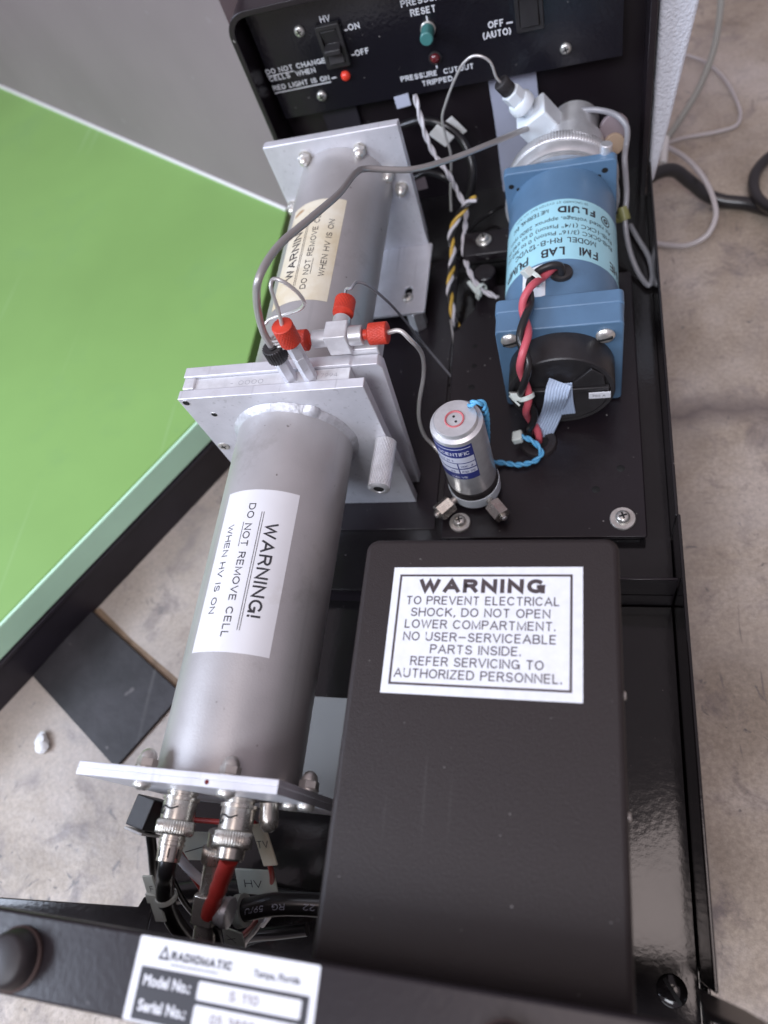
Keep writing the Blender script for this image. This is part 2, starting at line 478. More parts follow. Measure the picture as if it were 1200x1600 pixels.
def stroke_text(s, width, cap, weight):
    """list of (left, right) edge strips in mm filling width x cap"""
    t = cap * weight
    gap = 0.14 + weight * 1.0
    adv, x = [], 0.0
    for c in s:
        adv.append(x)
        x += SF[c][0] + gap
    total = x - gap
    kx = (width - t) / total if total > 1e-6 else 1.0
    ky = cap - t
    out = []
    for c, a in zip(s, adv):
        for st in SF[c][1]:
            pts = [(t / 2 + (a + px) * kx, t / 2 + py * ky) for px, py in st]
            # split long straight pieces so that lettering can follow a curved label
            fine = [pts[0]]
            for p, q in zip(pts, pts[1:]):
                m = max(1, int(math.hypot(q[0] - p[0], q[1] - p[1]) / 1.5))
                fine += [(p[0] + (q[0] - p[0]) * k / m, p[1] + (q[1] - p[1]) * k / m) for k in range(1, m + 1)]
            # butt ends reach the full cap height
            if len(fine) >= 2 and math.hypot(fine[0][0] - fine[-1][0], fine[0][1] - fine[-1][1]) > 1e-5:
                for i0, i1 in ((0, 1), (-1, -2)):
                    dx, dy = fine[i0][0] - fine[i1][0], fine[i0][1] - fine[i1][1]
                    l = math.hypot(dx, dy) or 1
                    e = t * 0.5 * abs(dy) / l
                    fine[i0] = (fine[i0][0] + dx / l * e, fine[i0][1] + dy / l * e)
            out.append(stroke_strip(fine, t))
    return out

class M:
    def __init__(self):
        self.v, self.f, self.m = [], [], []
        self.cur = 0
    def use(self, i):
        self.cur = i
        return self
    def add(self, vs, fs):
        o = len(self.v)
        self.v += [Vector(p) for p in vs]
        self.f += [[o + i for i in f] for f in fs]
        self.m += [self.cur] * len(fs)
        return self
    def box(self, x0, x1, y0, y1, z0, z1):
        vs = [(x, y, z) for z in (z0, z1) for y in (y0, y1) for x in (x0, x1)]
        return self.add(vs, [(0, 2, 3, 1), (4, 5, 7, 6), (0, 1, 5, 4), (1, 3, 7, 5), (3, 2, 6, 7), (2, 0, 4, 6)])
    def obox(self, c, ax, ay, az, hx, hy, hz):
        c, ax, ay, az = Vector(c), Vector(ax).normalized(), Vector(ay).normalized(), Vector(az).normalized()
        vs = [c + ax * (hx * i) + ay * (hy * j) + az * (hz * k) for k in (-1, 1) for j in (-1, 1) for i in (-1, 1)]
        return self.add(vs, [(0, 2, 3, 1), (4, 5, 7, 6), (0, 1, 5, 4), (1, 3, 7, 5), (3, 2, 6, 7), (2, 0, 4, 6)])
    def prism(self, poly, d):
        """poly: 3-D points (planar), d: extrusion vector"""
        d = Vector(d)
        n = len(poly)
        vs = [Vector(p) for p in poly] + [Vector(p) + d for p in poly]
        fs = [tuple(range(n))[::-1], tuple(range(n, 2 * n))] + [(i, (i + 1) % n, n + (i + 1) % n, n + i) for i in range(n)]
        return self.add(vs, fs)
    def ringprism(self, outer, inner, d):
        d = Vector(d)
        n = len(outer)
        O, I = [Vector(p) for p in outer], [Vector(p) for p in inner]
        vs = O + I + [p + d for p in O] + [p + d for p in I]
        fs = []
        for i in range(n):
            j = (i + 1) % n
            fs += [(i, j, n + j, n + i), (2 * n + j, 2 * n + i, 3 * n + i, 3 * n + j),
                   (i, 2 * n + i, 2 * n + j, j), (n + i, n + j, 3 * n + j, 3 * n + i)]
        return self.add(vs, fs)
    def lathe(self, prof, org, axis, seg=32, hint=None, rot=0.0, rfun=None, cap=True):
        """prof: list of (radius, distance along axis)"""
        a, u, v = frame(axis, hint)
        org = Vector(org)
        vs, fs = [], []
        for r, t in prof:
            for k in range(seg):
                th = rot + 2 * math.pi * k / seg
                rr = r if rfun is None else r + rfun(th, t, r)
                vs.append(org + a * t + u * (rr * math.cos(th)) + v * (rr * math.sin(th)))
        for i in range(len(prof) - 1):
            for k in range(seg):
                k2 = (k + 1) % seg
                fs.append((i * seg + k, i * seg + k2, (i + 1) * seg + k2, (i + 1) * seg + k))
        if cap and prof[0][0] > 1e-6:
            fs.append(tuple(range(seg))[::-1])
        if cap and prof[-1][0] > 1e-6:
            fs.append(tuple((len(prof) - 1) * seg + k for k in range(seg)))
        return self.add(vs, fs)
    def cyl(self, org, axis, r, h, seg=32, ch=0.0, rot=0.0, hint=None):
        pr = [(r, 0), (r, h)] if not ch else [(r - ch, 0), (r, ch), (r, h - ch), (r - ch, h)]
        return self.lathe(pr, org, axis, seg, hint, rot)
    def hexa(self, org, axis, r, h, ch=0.25, rot=0.0, hint=None):
        return self.lathe([(r - ch, 0), (r, ch), (r, h - ch), (r - ch, h)], org, axis, 6, hint, rot)
    def dome(self, org, axis, r, h, seg=24, base=0.0):
        pr = [(r, 0)] if not base else [(r, -base), (r, 0)]
        pr += [(r * math.cos(t * math.pi / 16), h * math.sin(t * math.pi / 16)) for t in range(1, 8)] + [(0.02, h)]
        return self.lathe(pr, org, axis, seg)
    def knurl(self, org, axis, r, h, n=28, amp=0.28, pitch=2.2, seg=None):
        seg = seg or n * 6
        nt = max(6, int(h / 0.22))
        pr = [(r - 0.5, 0.0)] + [(r, 0.3 + (h - 0.6) * i / nt) for i in range(nt + 1)] + [(r - 0.5, h)]
        tw = 2 * math.pi / pitch
        def rf(th, t, rr):
            if rr < r:
                return 0.0
            a = abs(math.sin((n * th + tw * t) / 2))
            b = abs(math.sin((n * th - tw * t) / 2))
            return -amp * (1 - min(1.0, min(a, b) * 2.0))
        return self.lathe(pr, org, axis, seg, rfun=rf)
    def ribbed(self, org, axis, r, h, n=40, amp=0.35, ch=0.4):
        pr = [(r - ch, 0), (r, ch), (r, h - ch), (r - ch, h)]
        def rf(th, t, rr):
            return amp * (math.cos(n * th) * 0.5) if rr >= r else 0.0
        return self.lathe(pr, org, axis, n * 6, rfun=rf)
    def tube(self, pts, r, seg=10, step=1.2, smooth=True, hint=None):
        path = catmull(pts, step) if smooth else [Vector(p) for p in pts]
        return self.tube_path(path, r, seg, hint)
    def tube_path(self, path, r, seg=10, hint=None):
        fr = transport(path, hint)
        vs, fs = [], []
        for (a, u, v), p in zip(fr, path):
            for k in range(seg):
                th = 2 * math.pi * k / seg
                vs.append(p + u * (r * math.cos(th)) + v * (r * math.sin(th)))
        for i in range(len(path) - 1):
            for k in range(seg):
                k2 = (k + 1) % seg
                fs.append((i * seg + k, i * seg + k2, (i + 1) * seg + k2, (i + 1) * seg + k))
        n = len(path)
        fs.append(tuple(range(seg))[::-1])
        fs.append(tuple((n - 1) * seg + k for k in range(seg)))
        return self.add(vs, fs)
    def helix(self, pts, r, off, pitch, phase, seg=10, step=0.7, jit=0.0):
        path = catmull(pts, step)
        fr = transport(path)
        s = 0.0
        out = []
        for i, ((a, u, v), p) in enumerate(zip(fr, path)):
            if i:
                s += (p - path[i - 1]).length
            th = 2 * math.pi * s / pitch + phase + jit * math.sin(s * 0.23)
            out.append(p + u * (off * math.cos(th)) + v * (off * math.sin(th)))
        return self.tube_path(out, r, seg)
    def ribbon(self, pts, wdir, width, n, thick=0.9, step=1.5):
        path = catmull(pts, step)
        vs, fs = [], []
        prof = []
        p = width / n
        for i in range(n):
            for k in range(4):
                prof.append((-width / 2 + p * (i + k / 4), thick / 2 * (0.45 + 0.55 * math.sin(math.pi * k / 4))))
        prof.append((width / 2, thick / 2 * 0.45))
        loop = prof + [(x, -h) for x, h in prof[::-1]]
        m = len(loop)
        for i, q in enumerate(path):
            a = (path[min(i + 1, len(path) - 1)] - path[max(i - 1, 0)]).normalized()
            w = Vector(wdir(i / (len(path) - 1)) if callable(wdir) else wdir)
            w = (w - a * w.dot(a)).normalized()
            nn = a.cross(w)
            for x, h in loop:
                vs.append(q + w * x + nn * h)
        for i in range(len(path) - 1):
            for k in range(m):
                k2 = (k + 1) % m
                fs.append((i * m + k, i * m + k2, (i + 1) * m + k2, (i + 1) * m + k))
        fs.append(tuple(range(m))[::-1])
        fs.append(tuple((len(path) - 1) * m + k for k in range(m)))
        return self.add(vs, fs)
    def sheet(self, mapf, u0, u1, v0, v1, nu=1, nv=1):
        """thin curved or flat sheet through mapf(u, v)"""
        vs = [mapf(u0 + (u1 - u0) * i / nu, v0 + (v1 - v0) * j / nv) for j in range(nv + 1) for i in range(nu + 1)]
        fs = [(j * (nu + 1) + i, j * (nu + 1) + i + 1, (j + 1) * (nu + 1) + i + 1, (j + 1) * (nu + 1) + i) for j in range(nv) for i in range(nu)]
        return self.add(vs, fs)
    def text(self, s, mapf, u, v, width, cap, bold=0.0):
        if all(c in SF for c in s):
            for i, (lft, rgt) in enumerate(stroke_text(s, width, cap, 0.115 + 3.0 * bold)):
                vs = []
                for (a, e) in lft + rgt:
                    p = Vector(mapf(u + a, v + e))
                    n = (Vector(mapf(u + a + 0.05, v + e)) - p).cross(Vector(mapf(u + a, v + e + 0.05)) - p).normalized()
                    vs.append(p + n * (0.004 * (i % 4)))
                k = len(lft)
                self.add(vs, [(j, k + j, k + j + 1, j + 1) for j in range(k - 1)])
            return self
        vs, fs, w = glyphs(s, bold)
        kx, ky = width / w, cap / CAPH
        return self.add([mapf(u + p[0] * kx, v + p[1] * ky) for p in vs], fs)
    def sphere(self, c, r, seg=16):
        pr = [(max(0.01, r * math.sin(math.pi * i / 10)), -r * math.cos(math.pi * i / 10)) for i in range(11)]
        return self.lathe(pr, c, (0, 0, 1), seg)

_gl = {}
def glyphs(s, bold=0.0):
    key = (s, bold)
    if key not in _gl:
        cu = bpy.data.curves.new('lettering', 'FONT')
        cu.body = s
        cu.size = 1.0
        cu.offset = bold
        cu.resolution_u = 3
        o = bpy.data.objects.new('lettering', cu)
        COL.objects.link(o)
        dg = bpy.context.evaluated_depsgraph_get()
        me = o.evaluated_get(dg).to_mesh()
        vs = [tuple(p.co) for p in me.vertices]
        fs = [tuple(p.vertices) for p in me.polygons]
        o.evaluated_get(dg).to_mesh_clear()
        bpy.data.objects.remove(o)
        bpy.data.curves.remove(cu)
        x0 = min(p[0] for p in vs)
        vs = [(p[0] - x0, p[1], 0.0) for p in vs]
        _gl[key] = (vs, fs, max(p[0] for p in vs))
    return _gl[key]
CAPH = max(p[1] for p in glyphs('H')[0])

def plane_map(o, u, v):
    o, u, v = Vector(o), Vector(u).normalized(), Vector(v).normalized()
    return lambda a, b: o + u * a + v * b

ORG = {}
def tag(o, label, cat, group=None):
    o['label'] = label
    o['category'] = cat
    if group:
        o['group'] = group
    return o

def thing(name, loc, label, cat, group=None):
    o = bpy.data.objects.new(name, None)
    o.empty_display_size = 0.01
    COL.objects.link(o)
    ORG[o] = Vector(loc)
    o.location = W(loc)
    return tag(o, label, cat, group)

def obj(name, mb, mats, parent=None, bevel=0.0, seg=2, org=None, sharp=38, label=None):
    me = bpy.data.meshes.new(name)
    if parent is not None:
        org = ORG[parent]
    elif org is None:
        zs = min(p.z for p in mb.v)
        org = Vector((sum(p.x for p in mb.v) / len(mb.v), sum(p.y for p in mb.v) / len(mb.v), zs))
    org = Vector(org)
    me.from_pydata([(p - org) * S for p in mb.v], [], mb.f)
    mats = mats if isinstance(mats, (list, tuple)) else [mats]
    for m in mats:
        me.materials.append(m)
    me.polygons.foreach_set('material_index', mb.m)
    me.polygons.foreach_set('use_smooth', [True] * len(mb.f))
    me.update()
    me.validate()
    me.set_sharp_from_angle(angle=math.radians(sharp))
    o = bpy.data.objects.new(name, me)
    COL.objects.link(o)
    ORG[o] = org
    if parent is not None:
        o.parent = parent
    else:
        o.location = W(org)
    if bevel:
        b = o.modifiers.new('bevel', 'BEVEL')
        b.width = bevel * S
        b.segments = seg
        b.limit_method = 'ANGLE'
        b.angle_limit = math.radians(40)
    if label:
        o['label'] = label
    return o

def rrect(x0, x1, y0, y1, r, n=6):
    """rounded rectangle, r may be four radii (x0y0, x1y0, x1y1, x0y1)"""
    r = r if isinstance(r, (list, tuple)) else (r,) * 4
    out = []
    for (cx, cy, q, rr) in ((x0 + r[0], y0 + r[0], 180, r[0]), (x1 - r[1], y0 + r[1], 270, r[1]), (x1 - r[2], y1 - r[2], 0, r[2]), (x0 + r[3], y1 - r[3], 90, r[3])):
        for k in range(n + 1):
            t = math.radians(q + 90 * k / n)
            out.append((cx + rr * math.cos(t), cy + rr * math.sin(t)))
    return out

def screw(parent, c, axis, r, h, name='screw', washer=0.0, slot=False, m=None, rot=0.3, lab=None):
    """pan head screw with its recess"""
    a, u, v = frame(axis)
    c = Vector(c)
    u, v = u * math.cos(rot) + v * math.sin(rot), v * math.cos(rot) - u * math.sin(rot)
    b = M()
    if washer:
        b.lathe([(washer, 0), (washer, 0.8), (washer - 0.3, 1.1), (r * 0.9, 1.1)], c, axis, 28)
        c = c + a * 1.0
    b.lathe([(r * 0.96, 0), (r, h * 0.25), (r * 0.93, h * 0.62), (r * 0.7, h * 0.9), (r * 0.4, h), (0.02, h)], c, axis, 24)
    b.use(1)
    top = c + a * (h - 0.02)
    if slot:
        b.obox(top, u, v, a, r * 0.85, r * 0.13, 0.10)
    else:
        b.obox(top, u, v, a, r * 0.52, r * 0.12, 0.09)
        b.obox(top + a * 0.01, v, u, a, r * 0.52, r * 0.12, 0.09)
    return obj(name, b, [m or ZINC, RECESS], parent, label=lab)

def acorn(parent, c, axis, r=3.6, h=7.0, m=None):
    b = M()
    a = Vector(axis).normalized()
    b.cyl(c, axis, r * 1.18, 0.7, 24)
    b.hexa(Vector(c) + a * 0.7, axis, r * 1.12, h * 0.42)
    b.dome(Vector(c) + a * (0.7 + h * 0.42), axis, r * 0.93, h * 0.5, base=0.1)
    return obj('acorn_nut', b, m or ZINC, parent)

def btext(mb, s, p0, p1, up, cap, bold=0.0):
    """lettering whose baseline runs from p0 to p1"""
    p0, p1 = Vector(p0), Vector(p1)
    d = (p1 - p0)
    w = d.length
    d.normalize()
    upv = Vector(up)
    upv = (upv - d * upv.dot(d)).normalized()
    return mb.text(s, lambda a, b: p0 + d * a + upv * b, 0, 0, w, cap, bold)

# ------------------------------------------------------------------ the setting
b = M()
b.sheet(lambda u, v: V(u, v, -GROUND), -1500, 1500, -900, 2000, 30, 30)
g = obj('concrete_floor', b, CONCRETE, org=(0, 0, -GROUND))
g['kind'] = 'structure'

# green topped bench beside the instrument
A, B_ = V(-323.76, 98.01, -317.00), V(-224.82, 240.48, -317.00)
D1, D2 = V(-571.50, 663.38, -317.00), V(-211.34, 414.98, -317.00)
es = (B_ - A).normalized()
ew = (D2 - D1).normalized()
def at_x(p, d, x):
    return p + d * ((x - p.x) / d.x)
near_r = at_x(A, es, -206.0)
back_r = at_x(D2, ew, -206.0)
near_l = A - es * 330
back_l = D2 - ew * 700
outline = [near_l, near_r, back_r, back_l]
bench = thing('bench', (-420, 330, -GROUND), 'low bench with a smooth green top and pale mint front edge', 'bench')
n_out = V(es.y, -es.x, 0)
b = M()
b.prism([p - n_out * 2 * (1 if i < 2 else 0) for i, p in enumerate(outline)], (0, 0, -18.6))
obj('bench_top', b, GREEN, bench, bevel=0.8)
b = M()
b.prism([near_l - n_out * 1.8, near_l + n_out * 0.6, near_r + n_out * 0.6, near_r - n_out * 1.8], (0, 0, -19.0))
obj('edge_band', b, MINT, bench, bevel=0.8, seg=3)
b = M()
off = n_out * -0.8
b.prism([V(p.x, p.y, -336.2) + (off if i < 2 else V(0, 0, 0)) for i, p in enumerate(outline)], (0, 0, -(GROUND - 336.2)))
k0, k1 = near_l + n_out * 0.4, near_r + n_out * 0.4
b.prism([V(k0.x, k0.y, -338.0), V(k1.x, k1.y, -338.0), V(k1.x, k1.y, -341.0), V(k0.x, k0.y, -341.0)], n_out * -1.2)
obj('plinth', b, PLINTH, bench, bevel=0.5)

wall_n = V(-ew.y, ew.x, 0)
if wall_n.y < 0:
    wall_n = -wall_n
screen_b = thing('divider_board', (-330, 520, -317), 'plain grey upright board with thin white lower edge behind the green bench', 'board')
wl, wr = D2 - ew * 720, at_x(D2, ew, -184.0)
b = M()
b.prism([V(wl.x, wl.y, -314.6), V(wr.x, wr.y, -314.6), V(wr.x, wr.y, -40), V(wl.x, wl.y, -40)], wall_n * 12)
obj('board', b, GREYBOARD, screen_b)
b = M()
q0, q1 = wl - wall_n * 1.6, at_x(D2, ew, -206.0) - wall_n * 1.6
b.prism([V(q0.x, q0.y, -316.9), V(q1.x, q1.y, -316.9), V(q1.x, q1.y, -314.7), V(q0.x, q0.y, -314.7)], wall_n * 8)
obj('lower_trim', b, WHITETRIM, screen_b, bevel=0.5)

b = M()
m0, m1, m2, m3 = V(-335.39, 81.55, -366.00), V(-307.51, 125.22, -366.00), V(-228.37, 76.23, -366.00), V(-258.93, 33.10, -366.00)
b.prism([m0, m1, m2, m3], (0, 0, -1.98))
rmat = obj('rubber_mat', b, MATRUB, bevel=0.5)
b = M()
_e = (m2 - m1)
_o = V(-_e.y, _e.x, 0).normalized() * (1 if True else 1)
if _o.x < 0:
    _o = -_o
b.prism([V(p.x, p.y, -GROUND + 0.02) for p in (m1 + _o * 0.2, m1 + _o * 4.5 + _e * 0.03, m1 + _o * 3.2 + _e * 0.4, m2 + _o * 4.4, m2 + _o * 0.2)], (0, 0, 0.08))
obj('rust_edge', b, RUST, rmat)
tag(rmat, 'small square of scuffed black rubber lying on the pale concrete', 'rubber mat')
b = M()
_cc = V(-312.17, 42.48, -366.00)
random.seed(4)
_pr = [(0.4, -2.0), (4.2, -1.4), (5.2, 0.6), (3.6, 2.6), (0.2, 3.2)]
b.lathe(_pr, _cc, (0, 0, 1), 14, rfun=lambda th, t, r: r * (0.28 * math.sin(2 * th + 0.6) + 0.18 * math.sin(3 * th + t)))
tag(obj('paint_crumb', b, CHIPMAT), 'small white crumb lying on the concrete left of the rubber square', 'crumb')

# ------------------------------------------------------------------ instrument chassis
ch = thing('instrument_chassis', (-60, 150, -GROUND), 'open black steel instrument case with a switch panel standing at its far end', 'instrument case')
b = M()
b.box(-181, 33.2, 118.0, 391, -308, -306)
b.box(-189, 33.2, -41, 117.6, -322, -320)
b.prism([V(-291.29, -33.74, -320.00), V(-196.20, -27.26, -320.00), V(-194.47, -23.30, -320.00), V(-189.1, -21, -320), V(-189.1, -41, -320), V(-300, -41, -320)], (0, 0, -2))
obj('floor_pan', b, GLOSS, ch, bevel=0.5)
b = M()
b.box(-165, 33, -20, 388, -367.8, -322.4)
obj('lower_compartment', b, BLACK, ch)
b = M()
b.box(33.4, 34.8, -40, -22.6, -366, -301)
b.box(33.4, 34.8, -22.4, 144, -366, -281.5)
b.box(33.0, 34.4, 144.6, 365, -366, -284)
obj('side_wall', b, GLOSS, ch, bevel=0.5, seg=3)
b = M()
b.box(9, 33.1, 118.0, 119.2, -320, -289.8)
obj('divider', b, BLACK, ch, bevel=0.3)
b = M()
b.box(-150, -83, 24.0, 68.98, -319.9, -318.4)
obj('grey_sheet', b, GREYSHEET, ch, bevel=0.3)
screw(ch, V(24.07, -26.72, -319.90), (0, 0, 1), 5.2, 2.4, slot=True, m=GLOSS, rot=0.6, lab='large black slotted screw')
# the low step under the flow cell and the seam left of the pump plate
b = M()
b.box(-150, -74, 150, 330, -306, -305.2)
obj('stiffener', b, BLACK, ch, bevel=0.3)

# near front rail with its name plate
b = M()
b.box(-300, 38, -41.6, -22.0, -198.4, -195.0)
b.box(-300, 38, -41.6, -39.6, -300, -198.6)
obj('front_rail', b, BLACK, ch, bevel=1.5, seg=4)
b = M()
b.prism([V(29.30, -22.00, -290.69), V(31.22, -22.00, -272.24), V(36.22, -22.00, -243.43), (38.0, -22, -222), (38.0, -22, -198.6), (32.5, -22, -198.6), V(24.56, -22.00, -225.66)], (0, -2, 0))
obj('rail_gusset', b, BLACK, ch, bevel=0.2)
for nm, cx, cy in (('rubber_foot', -152.5, -33.0), ('rubber_foot', -20.2, -34.6)):
    b = M()
    b.lathe([(7.5, 0), (7.4, 1.2), (6.8, 4.2), (6.2, 5.4), (5.3, 6.0), (0.05, 6.2)], (cx, cy, -195), (0, 0, 1), 40)
    b.use(1)
    b.lathe([(7.9, 0.0), (7.9, 0.8), (7.2, 1.4)], (cx, cy, -195), (0, 0, 1), 40, cap=False)
    obj(nm, b, [RUBBER, BLACKBRASS], ch)

b = M()
LZ = -194.86
def npz(u, v):
    return V(-116.4 + u, -22.7 - v, LZ)
b.prism([V(p[0], p[1], -194.98) for p in rrect(-116.4, -65.6, -41.2, -22.7, 0.6)], (0, 0, 0.12))
def lp(u, v, h=0.0):
    return V(-116.4 + u, -22.7 + v, -194.855 + h)
def bx(mb, x0, x1, y0, y1, h):
    mb.sheet(lambda u, v: lp(u, v, h), x0, x1, y0, y1)
b.use(1)
bx(b, 2.2, 49.0, -18.0, -6.6, 0.0)
def ltx(s, u, v, w, cap, bold=0.0, h=0.02):
    b.text(s, lambda p, q: lp(p, q, h), u, v, w, cap, bold)
ltx('RADIOMATIC', 10.0, -4.4, 17.5, 2.0, 0.05)
ltx('Tampa, Florida', 33.5, -4.6, 12.5, 1.45, 0.025)
b.prism([lp(6.3, -4.6), lp(8.0, -1.2), lp(9.7, -4.6)], (0, 0, 0.02))
bx(b, 10.2, 24.0, -5.5, -5.25, 0.0)
b.use(0)
b.prism([lp(7.2, -4.0, 0.03), lp(8.0, -2.4, 0.03), lp(8.8, -4.0, 0.03)], (0, 0, 0.02))
b.prism([V(p[0], p[1], -194.84) for p in rrect(-116.4 + 19.2, -116.4 + 47.2, -22.7 - 11.6, -22.7 - 7.6, 0.6)], (0, 0, 0.03))
b.prism([V(p[0], p[1], -194.84) for p in rrect(-116.4 + 19.2, -116.4 + 47.2, -22.7 - 17.0, -22.7 - 12.6, 0.6)], (0, 0, 0.03))
ltx('Model No.:', 3.6, -10.6, 13.6, 2.3, 0.03, 0.03)
ltx('Serial No.:', 3.6, -16.0, 13.6, 2.3, 0.03, 0.03)
b.use(2)
ltx('S 110', 28.0, -10.6, 8.0, 2.1, 0.02, 0.06)
ltx('05 3890', 24.0, -16.0, 12.0, 2.1, 0.02, 0.06)
obj('name_plate', b, [PAPER, INK, GREYBOARD], ch, label='white name plate printed with maker, model and serial lines')

# far end frame
b = M()
xo0, xo1, zo0, zo1 = -172.5, 33.0, -322, -166.2
out_ = [V(x, 365.5, z) for x, z in rrect(xo0, xo1, zo0, zo1, (2, 2, 12, 12), 8)]
inn_ = [V(x, 365.5, z) for x, z in rrect(xo0 + 3.0, xo1 - 3.4, zo0 + 3, zo1 - 3.0, (1, 1, 9.5, 9.5), 8)]
b.ringprism(out_, inn_, (0, 26, 0))
b.prism([V(x, 389.5, z) for x, z in rrect(xo0 + 1, xo1 - 1, zo0 + 1, zo1 - 1, (2, 2, 11, 11), 8)], (0, 2, 0))
obj('end_frame', b, BLACK, ch, bevel=0.5, seg=3)

PY = 380.9
b = M()
b.box(-167.2, 18.6, 381.0, 383.5, -232.4, -171.0)
b.box(-167.2, 18.6, 383.6, 389.4, -232.4, -230.9)
b.use(1)
UPZ = (0, 0, 1)
for s, p0, p1, cap, bo in (
        ('HV', (-129.16, 380.90, -186.67), (-123.64, 380.90, -186.84), 3.3, 0.03),
        ('ON', (-115.96, 380.90, -193.12), (-109.72, 380.90, -193.11), 3.1, 0.03),
        ('OFF', (-116.16, 380.90, -206.21), (-108.30, 380.90, -206.07), 3.1, 0.03),
        ('DO NOT CHANGE', (-167.79, 380.90, -206.23), (-132.86, 380.90, -206.34), 2.8, 0.03),
        ('CELLS  WHEN', (-167.60, 380.90, -210.25), (-140.14, 380.90, -210.17), 2.8, 0.03),
        ('RED LIGHT IS ON', (-167.48, 380.90, -215.44), (-133.86, 380.90, -215.67), 2.8, 0.03),
        ('PRESSURE', (-86.75, 380.90, -187.92), (-64.18, 380.90, -188.11), 3.3, 0.03),
        ('RESET', (-83.00, 380.90, -192.91), (-69.96, 380.90, -193.14), 3.3, 0.03),
        ('PRESSURE  CUTOUT', (-95.63, 380.90, -224.11), (-55.85, 380.90, -224.48), 2.9, 0.03),
        ('TRIPPED', (-84.85, 380.90, -228.70), (-67.91, 380.90, -228.75), 2.9, 0.03),
        ('OFF', (-45.99, 380.90, -206.24), (-38.02, 380.90, -206.30), 3.4, 0.03),
        ('(AUTO)', (-49.22, 380.90, -210.94), (-35.02, 380.90, -210.93), 3.4, 0.03)):
    btext(b, s, p0, p1, UPZ, cap, bo)
def bar(p0, p1, t):
    p0, p1 = Vector(p0), Vector(p1)
    b.prism([p0, p1, p1 - V(0, 0, t), p0 - V(0, 0, t)], (0, -0.06, 0))
bar((-168.08, 380.90, -206.89), (-152.01, 380.90, -206.80), 0.5)
bar((-167.55, 380.90, -216.55), (-133.74, 380.90, -216.41), 0.6)
bar((-118.06, 380.90, -192.06), (-116.33, 380.90, -192.09), 0.8)
bar((-118.22, 380.90, -204.79), (-116.44, 380.90, -204.80), 0.8)
bar((-132.70, 380.90, -214.45), (-130.09, 380.90, -214.42), 0.8)
bar((-36.92, 380.90, -204.99), (-33.78, 380.90, -205.02), 0.8)
_q = V(*(-75.69, 380.90, -194.09))
bar(_q, _q + V(0.8, 0, 0), 3.4)
_q = V(*(-75.51, 380.90, -217.58))
bar(_q, _q + V(0.8, 0, 0), 3.0)
cp = obj('control_panel', b, [PANELBLK, WHITEINK], ch, bevel=0.7)
for p in ((-141.35, 380.90, -188.02), (-141.36, 380.90, -223.04), (-8.93, 380.90, -223.10)):
    screw(cp, p, (0, -1, 0), 2.9, 2.0)
def rocker(c0, c1, nub):
    """rectangular bezel from lower left to upper right corner with a rocker inside"""
    x0, z0, x1, z1 = c0[0], c0[2], c1[0], c1[2]
    bz = M()
    bz.ringprism([V(x, 381.0, z) for x, z in rrect(x0, x1, z0, z1, 0.8, 3)], [V(x, 381.0, z) for x, z in rrect(x0 + 2.0, x1 - 2.0, z0 + 2.4, z1 - 2.4, 0.4, 3)], (0, -3.0, 0))
    sw = obj('rocker_switch', bz, CAPBLK, cp, bevel=0.3)
    r = M()
    zm = (z0 + z1) / 2 + nub
    pr = [(381.0, z0 + 2.6), (377.0, z0 + 2.6), (378.6, zm - 2.6), (374.2, zm - 1.2), (374.6, zm + 1.2), (379.6, zm + 2.2), (377.6, z1 - 2.6), (381.0, z1 - 2.6)]
    r.prism([V(x0 + 2.2, y, z) for y, z in pr], (x1 - x0 - 4.4, 0, 0))
    obj('rocker', r, CAPBLK, sw, bevel=0.35)
_a, _b2 = (-132.39, 380.90, -208.17), (-117.37, 380.90, -187.80)
rocker((_a[0], 0, _a[2] - 0.6), (_a[0] + 13.0, 0, _b2[2] + 0.8), -1.0)
_a = (-32.06, 380.90, -209.97)
rocker((_a[0], 0, _a[2]), (_a[0] + 13.4, 0, _a[2] + 27.5), 6.0)
b = M()
p = V(*(-124.71, 380.90, -214.93))
b.dome(p, (0, -1, 0), 2.6, 2.4, base=0.1)
obj('red_lamp', b, REDLAMP, cp, label='glowing red indicator lamp')
b = M()
p = V(*(-74.99, 380.90, -214.98))
b.dome(p, (0, -1, 0), 2.8, 2.6, base=0.1)
b.use(1).lathe([(3.4, 0), (3.4, 0.8), (2.8, 1.0)], p, (0, -1, 0), 28, cap=False)
obj('dark_lamp', b, [DARKLAMP, CAPBLK], cp, label='unlit dark red indicator lamp')
b = M()
p = V(*(-75.62, 380.90, -199.97))
b.cyl(p, (0, -1, 0), 3.9, 1.6, 32, 0.3)
b.use(1).cyl(p + V(0, -1.5, 0), (0, -1, 0), 3.3, 8.4, 32, 0.5)
obj('reset_button', b, [ZINC, TEAL], cp)

# white side cover beyond the frame
b = M()
b.prism([(34.3, 373, -120), (66.5, 373, -128), (51.9, 373, -208.1), (43.2, 373, -270.7), (37.6, 373, -304), (34.3, 373, -306)], (0, 24, 0))
tag(obj('side_cover', b, WHITETEX, bevel=1.6, seg=3), 'white rough textured cover panel fixed along the right of the black end frame', 'cover panel')

